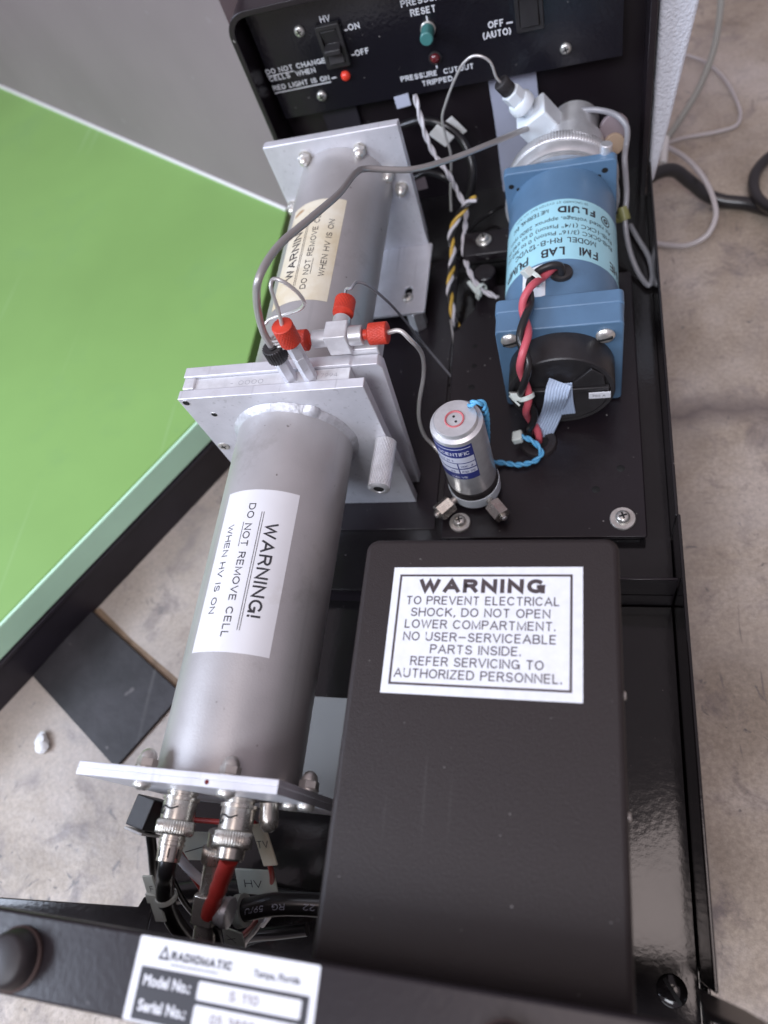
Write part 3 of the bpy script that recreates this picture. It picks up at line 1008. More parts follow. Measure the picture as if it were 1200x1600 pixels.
# ------------------------------------------------------------------ cover box with warning label
cb = thing('cover_box', (-35, 40, -320), 'black textured box with a large white warning label on its lid', 'cover box')
b = M()
b.prism([V(x, y, -320) for x, y in rrect(-77.6, 8.0, -27.2, 104.4, (2, 2, 4.5, 4.5), 8)], (0, 0, 100.2))
obj('lid', b, LID, cb, bevel=2.0, seg=4)
b = M()
LT = -219.78
b.prism([V(*(-66.12, 93.24, -219.78)), V(*(-3.28, 93.75, -219.78)), V(*(-3.72, 50.14, -219.78)), V(*(-66.20, 50.01, -219.78))], (0, 0, 0.16))
lt = LT + 0.175
c00, c10, c11, c01 = V(*(-66.12, 93.24, -219.78)), V(*(-3.28, 93.75, -219.78)), V(*(-3.72, 50.14, -219.78)), V(*(-66.20, 50.01, -219.78))
def lab(u, v, h=0.0):
    """u, v in 0..1 across and down the label"""
    p = c00.lerp(c10, u).lerp(c01.lerp(c11, u), v)
    p.z = lt + h
    return p
b.use(1)
def border(u0, u1, v0, v1, t):
    tv = t * 1.42
    for a0, a1, e0, e1 in ((u0, u1, v0, v0 + tv), (u0, u1, v1 - tv, v1), (u0, u0 + t, v0 + tv, v1 - tv), (u1 - t, u1, v0 + tv, v1 - tv)):
        b.sheet(lambda u, v: lab(u, v), a0, a1, e0, e1)
border(0.037, 0.950, 0.060, 0.935, 0.0125)
LWd, LHt = (c10 - c00).length, (c01 - c00).length
def ltext(s, u0, u1, vbase, capmm, bold=0.0):
    b.text(s, lambda p, q: lab(p / LWd, vbase - q / LHt, 0.01), u0 * LWd, 0, (u1 - u0) * LWd, capmm, bold)
ltext('WARNING', 0.150, 0.812, 0.212, 4.9, 0.055)
for s, u0, u1, vb in (('TO PREVENT ELECTRICAL', 0.085, 0.888, 0.310), ('SHOCK, DO NOT OPEN', 0.118, 0.842, 0.405), ('LOWER COMPARTMENT.', 0.092, 0.868, 0.500),
                      ('NO USER\u2014SERVICEABLE', 0.090, 0.874, 0.598), ('PARTS INSIDE.', 0.240, 0.702, 0.692), ('REFER SERVICING TO', 0.142, 0.815, 0.787), ('AUTHORIZED PERSONNEL.', 0.062, 0.902, 0.880)):
    ltext(s, u0, u1, vb, 3.0, 0.010)
obj('warning_label', b, [PAPER, BROWNINK], cb)
for yy, zz in ((56, -232), (21, -230)):
    screw(cb, (8.0, yy, zz), (1, 0, 0), 1.5, 1.0)

# ------------------------------------------------------------------ near detector tube
AX, AZ, AR = -125.3, -244.0, 25.4
nt_ = thing('detector_tube', (AX, 92, -320), 'near grey metal detector tube with a clean silver warning label and bolted square end plate', 'detector tube')
b = M()
b.lathe([(AR, 20.4), (AR, 164.9)], (AX, 0, AZ), (0, 1, 0), 128)
obj('tube_body', b, TUBE, nt_)
b = M()
random.seed(2)
def wr(th, t, r):
    return 0.22 * noise.noise(Vector((math.cos(th) * 9, math.sin(th) * 9, t * 0.5))) + 0.16 * noise.noise(Vector((math.cos(th) * 30, math.sin(th) * 30, t))) + (1.3 * max(0.0, 1 - (math.remainder(th - 0.62, 2 * math.pi) / 0.13) ** 2) if r > AR + 0.4 else 0.0)
b.lathe([(AR - 0.5, 161.6), (AR + 0.5, 162.5), (AR + 1.4, 163.4), (AR + 2.3, 164.95)], (AX, 0, AZ), (0, 1, 0), 360, rfun=wr, hint=(0, 0, 1), cap=False)
obj('weld', b, WELD, nt_, sharp=80)
def cyl_map(ax, az, r, y0, sy, st):
    """u runs along y (sign sy), v runs round the cylinder (sign st) from the top"""
    def f(u, v):
        th = st * v / r
        return V(ax + r * math.sin(th), y0 + sy * u, az + r * math.cos(th))
    return f
rd = math.radians
b = M()
mp = lambda y, th: V(AX + (AR + 0.10) * math.sin(th), y, AZ + (AR + 0.10) * math.cos(th))
b.sheet(mp, 60.7, 125.4, rd(-31), rd(39.4), 8, 24)
b.use(1)
tm = cyl_map(AX, AZ, AR + 0.17, 0, -1, 1)
def ct(s, ya, yb, th, capd, bold):
    r = AR + 0.17
    b.text(s, tm, -ya, r * rd(th), ya - yb, r * rd(capd), bold)
ct('WARNING!', 111.3, 74.0, 15.2, 11.0, 0.016)
ct('DO NOT REMOVE CELL', 119.3, 66.0, -3.2, 6.4, 0.008)
ct('WHEN HV IS ON', 110.6, 74.8, -20.8, 6.2, 0.008)
mp2 = lambda y, th: V(AX + (AR + 0.17) * math.sin(th), y, AZ + (AR + 0.17) * math.cos(th))
b.sheet(mp2, 68.8, 115.8, rd(11.6), rd(12.1), 1, 1)
b.sheet(mp2, 68.8, 115.8, rd(9.6), rd(10.1), 1, 1)
b.sheet(mp2, 101.2, 111.4, rd(-5.3), rd(-4.8), 1, 1)
obj('warning_label', b, [FOIL, INK], nt_)
# square end plates
b = M()
b.box(-162.6, -91.4, 18.35, 20.3, -283.5, -210.0)
obj('flange_plate', b, ALU, nt_, bevel=0.25)
b = M()
b.box(-162.8, -91.6, 16.1, 18.3, -283.5, -210.2)
b.use(1)
b.lathe([(0.75, 0), (0.75, 0.06), (0.02, 0.06)], (-115.27, 17.54, -210.20), (0, 0, 1), 16)
obj('end_plate', b, [ALU, DARKLAMP], nt_, bevel=0.25)
BOLTS = [(-142.4, -217.6), (-112.2, -218.2), (-93.6, -240.5), (-159.0, -246.0), (-141, -272), (-110, -272)]
for x, z in BOLTS[:4]:
    acorn(nt_, (x, 20.3, z), (0, 1, 0), 3.1, 6.4)
for x, z in BOLTS[:3] + [(-101.5, -246.0)]:
    screw(nt_, (x, 16.1, z), (0, -1, 0), 3.0, 2.2, m=ZINC)
# thick plate against the flow cell, with holes and a countersunk screw
b = M()
b.box(-166.4, -84.4, 165.0, 169.6, -305.0, -210.0)
mplate = obj('clamp_plate', b, ALU, nt_, bevel=0.35)
for p, r in (((-163.62, 164.97, -212.82), 1.5), ((-155.09, 164.97, -222.09), 1.3)):
    b = M()
    b.lathe([(r, 0), (r * 0.55, 0.05), (0.02, 0.05)], p, (0, -1, 0), 20)
    b.use(1).lathe([(r * 1.25, 0.0), (r * 1.2, 0.08), (r, 0.03)], p, (0, -1, 0), 20, cap=False)
    obj('bolt_hole', b, [RECESS, SILVER], mplate)
screw(mplate, (-162.74, 165.00, -246.55), (0, -1, 0), 2.8, 0.6)
b = M()
kp = V(*(-85.61, 165.00, -249.19))
kd = V(-0.015, -1, 0)
b.knurl(kp, kd, 4.8, 23.5, n=22, amp=0.30, pitch=2.6)
b.use(1)
b.lathe([(4.3, 23.45), (3.6, 23.9), (2.6, 24.0), (2.2, 23.6)], kp, kd, 40, cap=False)
b.use(2).lathe([(2.2, 23.62), (0.02, 23.5)], kp, kd, 32, cap=False)
obj('thumb_nut', b, [SILVER, SILVER, RECESS], nt_, sharp=25)

# ------------------------------------------------------------------ flow cell between the tubes
fc = thing('flow_cell', (-125, 176, -306), 'silver flow cell block with red and black fittings clamped between both tubes', 'flow cell')
b = M()
b.box(-161.5, -91.5, 169.7, 176.3, -300, -211.4)
b.use(1)
btext(b, '- 0000', (-144, 171.4, -211.36), (-129, 171.4, -211.36), (0, 1, 0), 2.3)
btext(b, '7994', (-104, 172.0, -211.36), (-96.5, 172.0, -211.36), (0, 1, 0), 2.0)
obj('cell_body', b, [ALUEDGE, WELD], fc, bevel=0.3)
b = M()
b.prism([(-166.5, 176.5, -305), (-84.0, 176.5, -305), (-79.0, 176.5, -214.0), (-80.6, 176.5, -211.0), (-91.0, 176.5, -211.0), (-92.0, 176.5, -210.0), (-166.5, 176.5, -210.0)], (0, 5.2, 0))
obj('back_plate', b, ALU, fc, bevel=0.35)
b = M()
b.box(-95.5, -80.2, 182.0, 191.0, -216, -208.2)
obj('corner_block', b, ALUEDGE, fc, bevel=0.6)
b = M()
b.box(-166.0, -160.5, 170.5, 176.4, -218, -210.4)
obj('corner_block', b, ALUEDGE, fc, bevel=0.6)
def hexpost(x, y, z0, z1, split=None):
    q = M()
    if split:
        q.hexa((x, y, z0), (0, 0, 1), 2.9, split - z0, 0.2)
        q.hexa((x, y, split + 0.05), (0, 0, 1), 2.9, z1 - split, 0.2)
    else:
        q.hexa((x, y, z0), (0, 0, 1), 2.9, z1 - z0, 0.2)
    return obj('fitting_post', q, ALU, fc)
P1, P2 = V(-116.6, 172.6, -211), V(-107.8, 172.2, -211)
hexpost(P1.x, P1.y, -212, -198.6)
hexpost(P2.x, P2.y, -212, -190.6, -197.2)
b = M()
b.ribbed((P1.x, P1.y, -198.4), (0, 0, 1), 4.1, 6.8, 24, 0.5)
b.cyl((P1.x, P1.y, -191.7), (0, 0, 1), 2.3, 0.8, 24)
obj('black_nut', b, CAPBLK, fc, sharp=60)
b = M()
b.lathe([(1.6, -2.6), (2.6, -0.2), (4.0, 0.3)], (P2.x, P2.y, -189.6), (0, 0, 1), 28, cap=False)
b.knurl((P2.x, P2.y, -189.4), (0, 0, 1), 4.1, 9.2, 20, 0.26, 2.0)
obj('red_nut', b, REDPEEK, fc)
# tee union
T = V(-94.8, 184.2, -202.4)
b = M()
b.box(T.x - 4.6, T.x + 4.6, T.y - 4.4, T.y + 4.4, -208.1, -197.6)
tee = obj('tee_block', b, ALUEDGE, fc, bevel=0.5)
b = M()
b.cyl(T + V(4.6, 0, 0), (1, 0, 0), 3.9, 5.6, 32, 0.3)
b.cyl(T + V(-4.6, 0, 0), (-1, 0, 0), 3.6, 6.0, 32, 0.3)
b.cyl(T + V(0, 4.4, 0), (0, 1, 0), 3.6, 5.0, 32, 0.3)
obj('tee_arm', b, SILVER, fc)
for d, off in ((V(1, 0, 0), 10.4), (V(-1, 0, 0), 10.8), (V(0, 1, 0), 9.6)):
    q = M()
    p0 = T + d * off
    q.cyl(p0, d, 2.1, 2.2, 24)
    q.lathe([(2.1, 1.4), (4.2, 2.4)], p0, d, 28, cap=False)
    q.knurl(p0 + d * 2.2, d, 4.3, 7.6, 20, 0.24, 2.0)
    obj('red_nut', q, REDPEEK, fc)
b = M()
cz0 = V(-113.2, 171.2, -196)
pts = []
for i in range(60):
    t = i / 59
    th = t * 2 * math.pi * 4
    pts.append(cz0 + V(2.2 * math.cos(th) - 0.5, 2.0 * math.sin(th) + 3.0, 6.6 * t + 1.4))
b.tube_path(pts, 0.55, 8)
obj('coil', b, STEEL, fc)

# ------------------------------------------------------------------ far detector tube
FX, FZ = -126.0, -245.0
ft = thing('detector_tube', (FX, 258, -306), 'far grey metal detector tube with a yellowed warning label and angled bracket plate', 'detector tube')
b = M()
b.lathe([(AR, 182), (AR, 327.9)], (FX, 0, FZ), (0, 1, 0), 128)
obj('tube_body', b, TUBE, ft)
b = M()
mp3 = lambda y, th: V(FX + (AR + 0.10) * math.sin(th), y + 1.2 * th, FZ + (AR + 0.10) * math.cos(th))
b.sheet(mp3, 223.6, 289.6, rd(-36), rd(30), 8, 24)
b.use(1)
tm = cyl_map(FX, FZ, AR + 0.17, 0, 1, -1)
def ct2(s, ya, yb, th, capd, bold):
    r = AR + 0.17
    b.text(s, tm, ya, -r * rd(th), yb - ya, r * rd(capd), bold)
ct2('WARNING!', 238.0, 276.5, -13.0, 11.0, 0.016)
ct2('DO NOT REMOVE CELL', 230.5, 284.5, 5.0, 6.4, 0.008)
ct2('WHEN HV IS ON', 238.5, 275.5, 21.5, 6.2, 0.008)
mp4 = lambda y, th: V(FX + (AR + 0.17) * math.sin(th), y, FZ + (AR + 0.17) * math.cos(th))
b.sheet(mp4, 233, 281, rd(-9.6), rd(-9.1), 1, 1)
b.sheet(mp4, 233, 281, rd(-7.8), rd(-7.3), 1, 1)
b.sheet(mp4, 239.6, 249.6, rd(6.6), rd(7.1), 1, 1)
obj('warning_label', b, [OLDPAPER, INK], ft, label='yellowed white warning label')
b = M()
b.box(-162.6, -89.4, 328.0, 332.0, -289.6, -213.2)
b.box(-162.6, -89.4, 332.1, 333.8, -284, -213.8)
obj('end_plate', b, ALU, ft, bevel=0.5)
b = M()
sl = rrect(-100.2, -95.8, 284.5, 296.0, 2.1, 5)
outer = [V(x, y, -291.4) for x, y in rrect(-136, -87.2, 276.0, 329.5, (1.5, 1.5, 1.5, 1.5), 5)]
b.ringprism(outer, [V(x, y, -291.4) for x, y in sl], (0, 0, 2.0))
obj('bracket_foot', b, ALU, ft, bevel=0.6)
screw(ft, (-97.6, 287.0, -289.4), (0, 0, 1), 3.2, 2.2)
b = M()
b.hexa((-94.0, 281.0, -305.0), (0, 0, 1), 5.2, 13.4, 0.3)
obj('standoff', b, SILVER, ft)
for p in ((-141.6, -221.9), (-111.5, -222.6), (-95.8, -248.8), (-159.4, -250.2), (-100.6, -239.0)):
    acorn(ft, (p[0], 328.0, p[1]), (0, -1, 0), 3.0, 6.6)

# ------------------------------------------------------------------ pump plate
PZ = -299.5
pp = thing('mounting_plate', (-25, 200, -306), 'flat black mounting plate with round holes under the blue pump', 'mounting plate')
b = M()
plate = [(-69.2, 142.2), (22.2, 142.2), (22.9, 143), (22.2, 300), (-60, 300), (-61.5, 284), (-72.2, 268)]
b.prism([(x, y, PZ - 1.6) for x, y in plate], (0, 0, 1.6))
b.prism([(x, y, PZ - 6.4) for x, y in [(-66, 144), (20.5, 144), (20.5, 296), (-58, 296), (-58, 284), (-66, 268)]], (0, 0, 4.7))
obj('plate', b, BLACK, pp, bevel=0.8, seg=3)
for p, r in (((-59.62, 257.18, -299.50), 1.3), ((-59.19, 243.65, -299.50), 1.3), ((-59.74, 229.80, -299.50), 1.5), ((12.87, 177.33, -299.50), 1.7), ((1.60, 166.48, -299.50), 1.7)):
    b = M()
    b.lathe([(r + 0.15, 0.02), (r + 0.1, 0.05), (0.02, 0.05)], p, (0, 0, 1), 24)
    obj('screw_hole', b, RECESS, pp)
screw(pp, (-60.50, 150.27, -299.50), (0, 0, 1), 3.1, 2.8, washer=5.0)
screw(pp, (12.84, 151.09, -299.50), (0, 0, 1), 3.3, 2.8, washer=5.6)
b = M()
gp = V(*(-24.58, 193.35, -299.50))
b.lathe([(4.4, 0.1), (4.6, 1.4), (6.4, 2.0), (8.2, 1.7), (8.9, 0.5), (8.9, 0.05)], gp, (0, 0, 1), 44, cap=False)
b.use(1).lathe([(4.5, 0.15), (0.02, 0.12)], gp, (0, 0, 1), 32, cap=False)
obj('grommet', b, [RUBBER, RECESS], pp)

# ------------------------------------------------------------------ blue metering pump
QX, QZ, QR = -13.0, -271.3, 27.0
pu = thing('lab_pump', (QX, 265, PZ), 'blue laboratory pump motor with pale blue printed label and black end cap', 'pump')
b = M()
b.lathe([(QR, 234.4), (QR, 319.2)], (QX, 0, QZ), (0, 1, 0), 128)
obj('motor', b, BLUE, pu)
b = M()
b.prism([V(x, 216.4, z) for x, z in rrect(QX - 27.3, QX + 27.3, QZ - 27.3, QZ + 27.3, 2.2, 5)], (0, 18.0, 0))
b.prism([V(x, 227.2, z) for x, z in rrect(QX - 27.75, QX + 27.75, QZ - 27.75, QZ + 27.75, 2.4, 5)], (0, 7.6, 0))
obj('gearbox', b, BLUE, pu, bevel=0.7, seg=3)
b = M()
b.prism([V(x, 319.0, z) for x, z in rrect(QX - 27.6, QX + 27.6, QZ - 27.4, QZ + 27.4, 2.4, 5)], (0, 5.4, 0))
fl = obj('flange', b, BLUE, pu, bevel=0.6, seg=3)
for p, r in (((-37.13, 318.90, -251.37), 1.35), ((-33.76, 318.90, -253.51), 1.0), ((8.75, 318.90, -249.58), 1.5), ((6.02, 318.90, -252.41), 1.0)):
    b = M()
    b.lathe([(r, 0.1), (r * 0.6, 0.06), (0.02, 0.06)], p, (0, -1, 0), 20)
    obj('screw_hole', b, RECESS, fl)
b = M()
b.box(QX - 14, QX + 14, 236, 316, PZ + 0.05, QZ - 20)
obj('saddle', b, BLACK, pu, bevel=0.5)
# label round the motor
b = M()
mq = lambda th, y: V(QX + (QR + 0.08) * math.sin(th), y, QZ + (QR + 0.08) * math.cos(th))
b.sheet(mq, rd(-104), rd(104), 256.7, 296.2, 64, 4)
b.use(1)
def pt(s, th0, th1, y, cap, bold=0.0):
    r = QR + 0.14
    b.text(s, lambda u, v: V(QX + r * math.sin(u / r), y - v, QZ + r * math.cos(u / r)), 0, 0, 1, cap, bold) if False else None
    span = r * rd(th0 - th1)
    b.text(s, lambda u, v: V(QX + r * math.sin(rd(th0) - u / r), y - v, QZ + r * math.cos(rd(th0) - u / r)), 0, 0, span, cap, bold)
pt('THE', 84, 56, 264.4, 5.2, 0.02)
pt('FMI', 40, 20, 264.4, 5.2, 0.02)
pt('LAB', 6, -17, 264.4, 5.2, 0.02)
pt('PUMP', -31, -66, 264.4, 5.2, 0.02)
pt('MODEL RH-B-12VDC', 38, -50, 270.4, 3.3, 0.012)
pt('RHB-0CKC (3/16" Piston) 0 to 360 ml', 62, -66, 274.8, 2.5, 0.004)
pt('RHB-1CKC (1/4" Piston) 0 to 640 ml', 62, -66, 279.2, 2.5, 0.004)
pt('At rated voltage, approx 2800 rpm', 60, -60, 283.8, 2.5, 0.004)
pt('FLUiD', 38, -1, 291.2, 4.4, 0.045)
pt('METERING, INC', -10, -56, 290.8, 2.7, 0.012)
pt('29 ORCHARD ST OYSTER BAY, N.Y. 11771', 30, -50, 294.6, 1.4, 0.0)
def pring(thc, yc, r0, r1):
    r = QR + 0.14
    b.ringprism([V(QX + r * math.sin(rd(thc) + r1 * math.cos(a) / r), yc + r1 * math.sin(a), QZ + r * math.cos(rd(thc) + r1 * math.cos(a) / r)) for a in [k * math.pi / 12 for k in range(24)]],
                [V(QX + r * math.sin(rd(thc) + r0 * math.cos(a) / r), yc + r0 * math.sin(a), QZ + r * math.cos(rd(thc) + r0 * math.cos(a) / r)) for a in [k * math.pi / 12 for k in range(24)]], (0.02, 0, 0.03))
pring(52, 288.6, 2.5, 3.1)
pring(52, 288.6, 0.6, 1.5)
obj('motor_label', b, [BLUELAB, INK], pu)
# corner screws
for p in ((-34.01, 216.30, -249.58), (6.67, 216.30, -251.49)):
    b = M()
    p = V(*p)
    b.lathe([(4.0, 0), (4.1, 0.7), (3.5, 1.7), (2.2, 2.4), (0.02, 2.6)], p, (0, -1, 0), 28)
    b.use(1).obox(p + V(0, -2.35, 0), (1, 0, 0.25), (-0.25, 0, 1), (0, 1, 0), 3.1, 0.45, 0.55)
    obj('slotted_screw', b, [ZINC, RECESS], pu)
# black end cap
CR = 23.6
cxp, czp = QX + 0.2, QZ + 0.2
b = M()
b.lathe([(CR, 0), (CR, 14.0), (CR - 0.5, 14.6), (CR - 2.2, 14.6), (CR - 2.2, 13.2)], (cxp, 216.3, czp), (0, -1, 0), 96, cap=False)
b.lathe([(CR - 2.1, 12.9), (0.02, 12.9)], (cxp, 216.3, czp), (0, -1, 0), 64, cap=False)
cap = obj('end_cap', b, CAPBLK, pu)
def half_disc(z_top, yy):
    r = CR - 2.4
    pts = []
    a0 = math.asin(max(-1, min(1, (z_top - czp) / r)))
    for k in range(25):
        a = a0 - k / 24 * (math.pi + 2 * a0)
        pts.append(V(cxp + r * math.cos(a), yy, czp + r * math.sin(a)))
    return pts
b = M()
b.prism(half_disc(czp + 1.0, 203.3), (0, -1.6, 0))
b.box(cxp - 20.5, cxp + 21.0, 200.9, 203.2, czp + 0.4, czp + 2.6)
b.prism([V(cxp + 3, 203.2, czp + 2.8), V(cxp + 19.5, 203.2, czp + 2.8), V(cxp + 18.6, 203.2, czp + 10.5), V(cxp + 13.5, 203.2, czp + 15.0)], (0, -1.5, 0))
obj('cap_face', b, CAPBLK, cap, bevel=0.4)
b = M()
q = V(cxp + 16.5, 200.6, czp - 1.6)
b.box(q.x - 4.4, q.x + 5.0, q.y - 0.6, q.y, q.z - 2.3, q.z + 1.6)
b.use(1)
btext(b, '702 A', (q.x - 3.0, q.y - 0.64, q.z - 1.0), (q.x + 2.8, q.y - 0.64, q.z - 1.0), (0, 0, 1), 1.3)
obj('cap_label', b, [PAPER, INK], cap)
# wire entry and the white terminal pad
b = M()
gth = rd(3.0)
gn = V(math.sin(gth), 0, math.cos(gth))
gc = V(QX, 247.6, QZ) + gn * (QR - 0.3)
b.lathe([(5.0, 0), (5.1, 1.0), (4.6, 2.0), (3.2, 2.5), (0.02, 2.6)], gc, gn, 36)
obj('wire_grommet', b, CAPBLK, pu)
b = M()
mw = lambda th, y: V(QX + (QR + 0.2) * math.sin(th), y, QZ + (QR + 0.2) * math.cos(th))
b.sheet(mw, rd(-37), rd(-12), 236.0, 255.6, 8, 1)
b.use(1).sheet(mw, rd(-42), rd(-37), 236.0, 241.0, 3, 1)
obj('paper_tab', b, [PAPER, GREENDOT], pu)
# pump head
b = M()
b.lathe([(29.5, 0.0), (29.5, 2.0)], (QX, 324.6, QZ), (0, 1, 0), 64)
b.use(1)
b.lathe([(25.6, 2.0), (25.6, 5.5)], (QX, 324.6, QZ), (0, 1, 0), 64)
b.use(0)
b.lathe([(23.5, 5.0), (27.8, 6.0), (28.8, 8.0), (28.8, 13.6), (29.4, 14.0), (29.4, 14.6)], (QX, 324.6, QZ), (0, 1, 0), 96, cap=False)
obj('collar', b, [SILVER, RECESS], pu)
b = M()
b.ribbed((QX + 0.2, 338.4, QZ + 0.8), (0.03, 1, 0.04), 29.0, 6.5, 120, 0.4, 0.7)
obj('knurled_ring', b, SILVER, pu, sharp=60)
b = M()
hd = V(0.10, 1, 0.14).normalized()
h0 = V(QX + 5.6, 344.0, QZ + 13.5)
b.lathe([(16.0, 0), (15.8, 8.0), (12.4, 10.0), (12.0, 25.0), (11.0, 26.0)], h0, hd, 64)
head = obj('pump_head', b, SILVER, pu)
b = M()
fd = V(-0.50, -0.10, 0.80).normalized()
fc0 = V((-23.34, 356.00, -243.50))
_a1, _u1, _v1 = frame(fd, (0, 1, 0))
b.obox(fc0 - fd * 1.0, _u1, _v1, fd, 7.2, 8.8, 9.0)
obj('valve_block', b, PTFE, pu, bevel=1.0, seg=3)
b = M()
b.cyl(fc0 + fd * 7.0, fd, 3.0, 7.0, 24)
b.lathe([(6.0, 12.4), (6.6, 13.0), (6.6, 16.6), (5.4, 18.2)], fc0, fd, 36)
b.hexa(fc0 + fd * 18.0, fd, 5.2, 6.4, 0.3)
obj('fitting_nut', b, PTFE, pu, bevel=0.2)
b = M()
b.ribbed(fc0 + fd * 24.6, fd, 3.7, 7.2, 22, 0.4)
b.cyl(fc0 + fd * 23.4, fd, 2.8, 1.4, 20)
obj('black_nut', b, CAPBLK, pu, sharp=60)
NUT = fc0 + fd * 31.6
b = M()
p = V((9.07, 322.00, -241.99))
b.cyl(p + V(0, 3.2, -4.0), (0.1, 0.1, 1), 3.0, 6.0, 24, 0.4)
obj('lock_screw', b, SILVER, pu)
b = M()
p = V((13.78, 356.00, -255.80))
b.cyl(p + V(0, 3, 0), (0.25, -1, 0.35), 7.4, 3.4, 32, 0.4)
b.use(1).cyl(p + V(-0.6, 0.6, -6.5), (0.25, -1, 0.3), 5.5, 5.0, 32, 0.4)
obj('outlet_fitting', b, [GREYBOARD, TAN], pu)

# ------------------------------------------------------------------ solenoid valve
VX, VY = -53.6, 168.0
va = thing('solenoid_valve', (VX, VY, PZ), 'small upright silver solenoid valve with navy label and white base', 'valve')
b = M()
b.lathe([(10.4, -284.5), (11.3, -284.0), (11.3, -242.6), (11.1, -241.6), (9.4, -240.9), (9.2, -239.0), (8.9, -238.6)], (VX, VY, 0), (0, 0, 1), 64)
vb = obj('valve_body', b, SILVER, va)
b = M()
b.lathe([(4.2, -238.62), (4.1, -238.1), (3.7, -238.0), (3.3, -238.5)], (VX - 0.2, VY - 0.6, 0), (0, 0, 1), 40, cap=False)
obj('sealing_ring', b, PINKRING, va)
b = M()
for dx, dy in ((-0.6, 1.3), (0.5, -1.2)):
    b.cyl((VX + dx, VY - 0.6 + dy, -238.7), (0, 0, 1), 0.55, 0.2, 14)
b.cyl((VX + 5.9, VY + 5.6, -238.7), (0, 0, 1), 1.1, 0.2, 16)
obj('pin_hole', b, RECESS, va)
b = M()
vr = 11.38
mv = lambda th, z: V(VX + vr * math.sin(th), VY - vr * math.cos(th), z)
b.sheet(mv, rd(-62), rd(35), -269.6, -243.6, 30, 1)
mv2 = lambda th, z: V(VX + (vr + 0.06) * math.sin(th), VY - (vr + 0.06) * math.cos(th), z)
b.use(1)
for t0, t1, z0, z1 in ((-60, 33, -255.9, -251.9), (-60, -8, -260.3, -256.5), (-5, 33, -260.3, -256.5), (-60, -8, -264.5, -261.1), (-5, 33, -264.5, -261.1)):
    b.sheet(mv2, rd(t0), rd(t1), z0, z1, 16, 1)
mv3 = lambda th, z: V(VX + (vr + 0.10) * math.sin(th), VY - (vr + 0.10) * math.cos(th), z)
b.sheet(mv3, rd(-58), rd(31), -245.5, -245.0, 16, 1)
def vt(s, t0, t1, z, cap, i):
    b.use(i)
    b.text(s, lambda u, v: mv3(rd(t0) + u / vr, z + v), 0, 0, vr * rd(t1 - t0), cap, 0.02)
vt('SCIENTIFIC', -46, 26, -250.3, 2.6, 1)
vt('P/N 11 1', -52, -14, -255.0, 1.4, 0)
vt('VDC  6', -1, 26, -259.5, 1.4, 0)
vt('PSI 20', -1, 28, -263.8, 1.4, 0)
vt('65', -28, -16, -263.8, 1.4, 0)
vt('VALVE', -30, 8, -268.5, 1.6, 1)
obj('valve_label', b, [NAVY, PALELAV], va)
b = M()
b.lathe([(11.8, -289.0), (11.8, -285.6), (11.5, -285.0), (11.0, -284.4)], (VX, VY, 0), (0, 0, 1), 64)
obj('gasket', b, RUBBER, va)
b = M()
b.lathe([(10.8, -296.6), (12.0, -295.8), (12.1, -289.0), (11.6, -288.9)], (VX, VY, 0), (0, 0, 1), 64)
obj('valve_base', b, PTFE, va)
b = M()
b.lathe([(9.2, PZ + 0.05), (9.2, -296.5)], (VX, VY, 0), (0, 0, 1), 48)
obj('pedestal', b, RUBBER, va)
for a in (-45, 38):
    d = V(math.sin(rd(a)), -math.cos(rd(a)), 0.0)
    c = V(VX, VY, -292.6) + d * 11.6
    b = M()
    b.cyl(c, d, 1.7, 3.4, 20)
    b.hexa(c + d * 3.2, d, 4.3, 8.0, 0.3, rot=0.25)
    b.cyl(c + d * 11.1, d, 2.0, 1.2, 20)
    b.use(1).cyl(c + d * 12.2, d, 1.2, 0.9, 16)
    obj('port_fitting', b, [NICKEL, STEEL], va)

# ------------------------------------------------------------------ capillaries and tubing
def wire(name, pts, r, m, label, cat, seg=10, group=None, step=1.2):
    q = M()
    q.tube(pts, r, seg, step)
    return tag(obj(name, q, m), label, cat, group)

wire('capillary_tube', [(P1.x, P1.y, -192), (P1.x - 0.2, P1.y + 0.4, -184), V(-111.31, 171.64, -166.00), V(-107.22, 172.72, -158.00), V(-104.62, 188.82, -160.00), V(-98.99, 211.56, -168.00), V(-94.89, 235.98, -178.00), V(-94.98, 264.12, -190.00), V(-94.02, 274.09, -196.00), V(-76.79, 282.64, -206.00), V(-62.19, 298.89, -216.00), V(-43.48, 320.27, -226.00), V(-31.38, 343.14, -238.00), V(-24.58, 362.49, -250.00)], 1.42, PEEKGRAY,
     'thick grey tube arching from the black fitting over the far tube to the pump', 'tubing', 14)
wire('capillary_tube', [(P2.x, P2.y, -181), V(-107.16, 174.37, -174.00), V(-107.14, 177.63, -166.00), V(-106.11, 179.51, -165.00), V(-103.28, 179.18, -166.00), V(-99.84, 179.39, -172.00), V(-99.55, 180.15, -178.00), V(-103.66, 183.15, -184.00), V(-113.36, 186.99, -190.00), V(-120.98, 186.80, -192.00), V(-122.83, 185.62, -193.00)], 0.72, STEEL,
     'thin bright steel capillary bent in a small loop above the upright red fitting', 'tubing', 10, step=0.6)
R1 = T + V(20.0, 0, 0)
wire('capillary_tube', [R1, R1 + V(5, 0, 0.4), V(-66.43, 182.74, -206.00), V(-65.93, 188.93, -222.00), V(-69.35, 192.78, -240.00), V(-75.16, 190.89, -258.00), V(-77.20, 189.09, -268.00), V(-76.83, 187.28, -280.00), V(-73.49, 185.46, -286.00), V(VX - 10.0, VY + 5.5, -289.5)], 0.95, STEEL,
     'steel capillary curving from the right red fitting down to the silver valve', 'tubing', 10)
R3 = T + V(0, 19.4, 0)
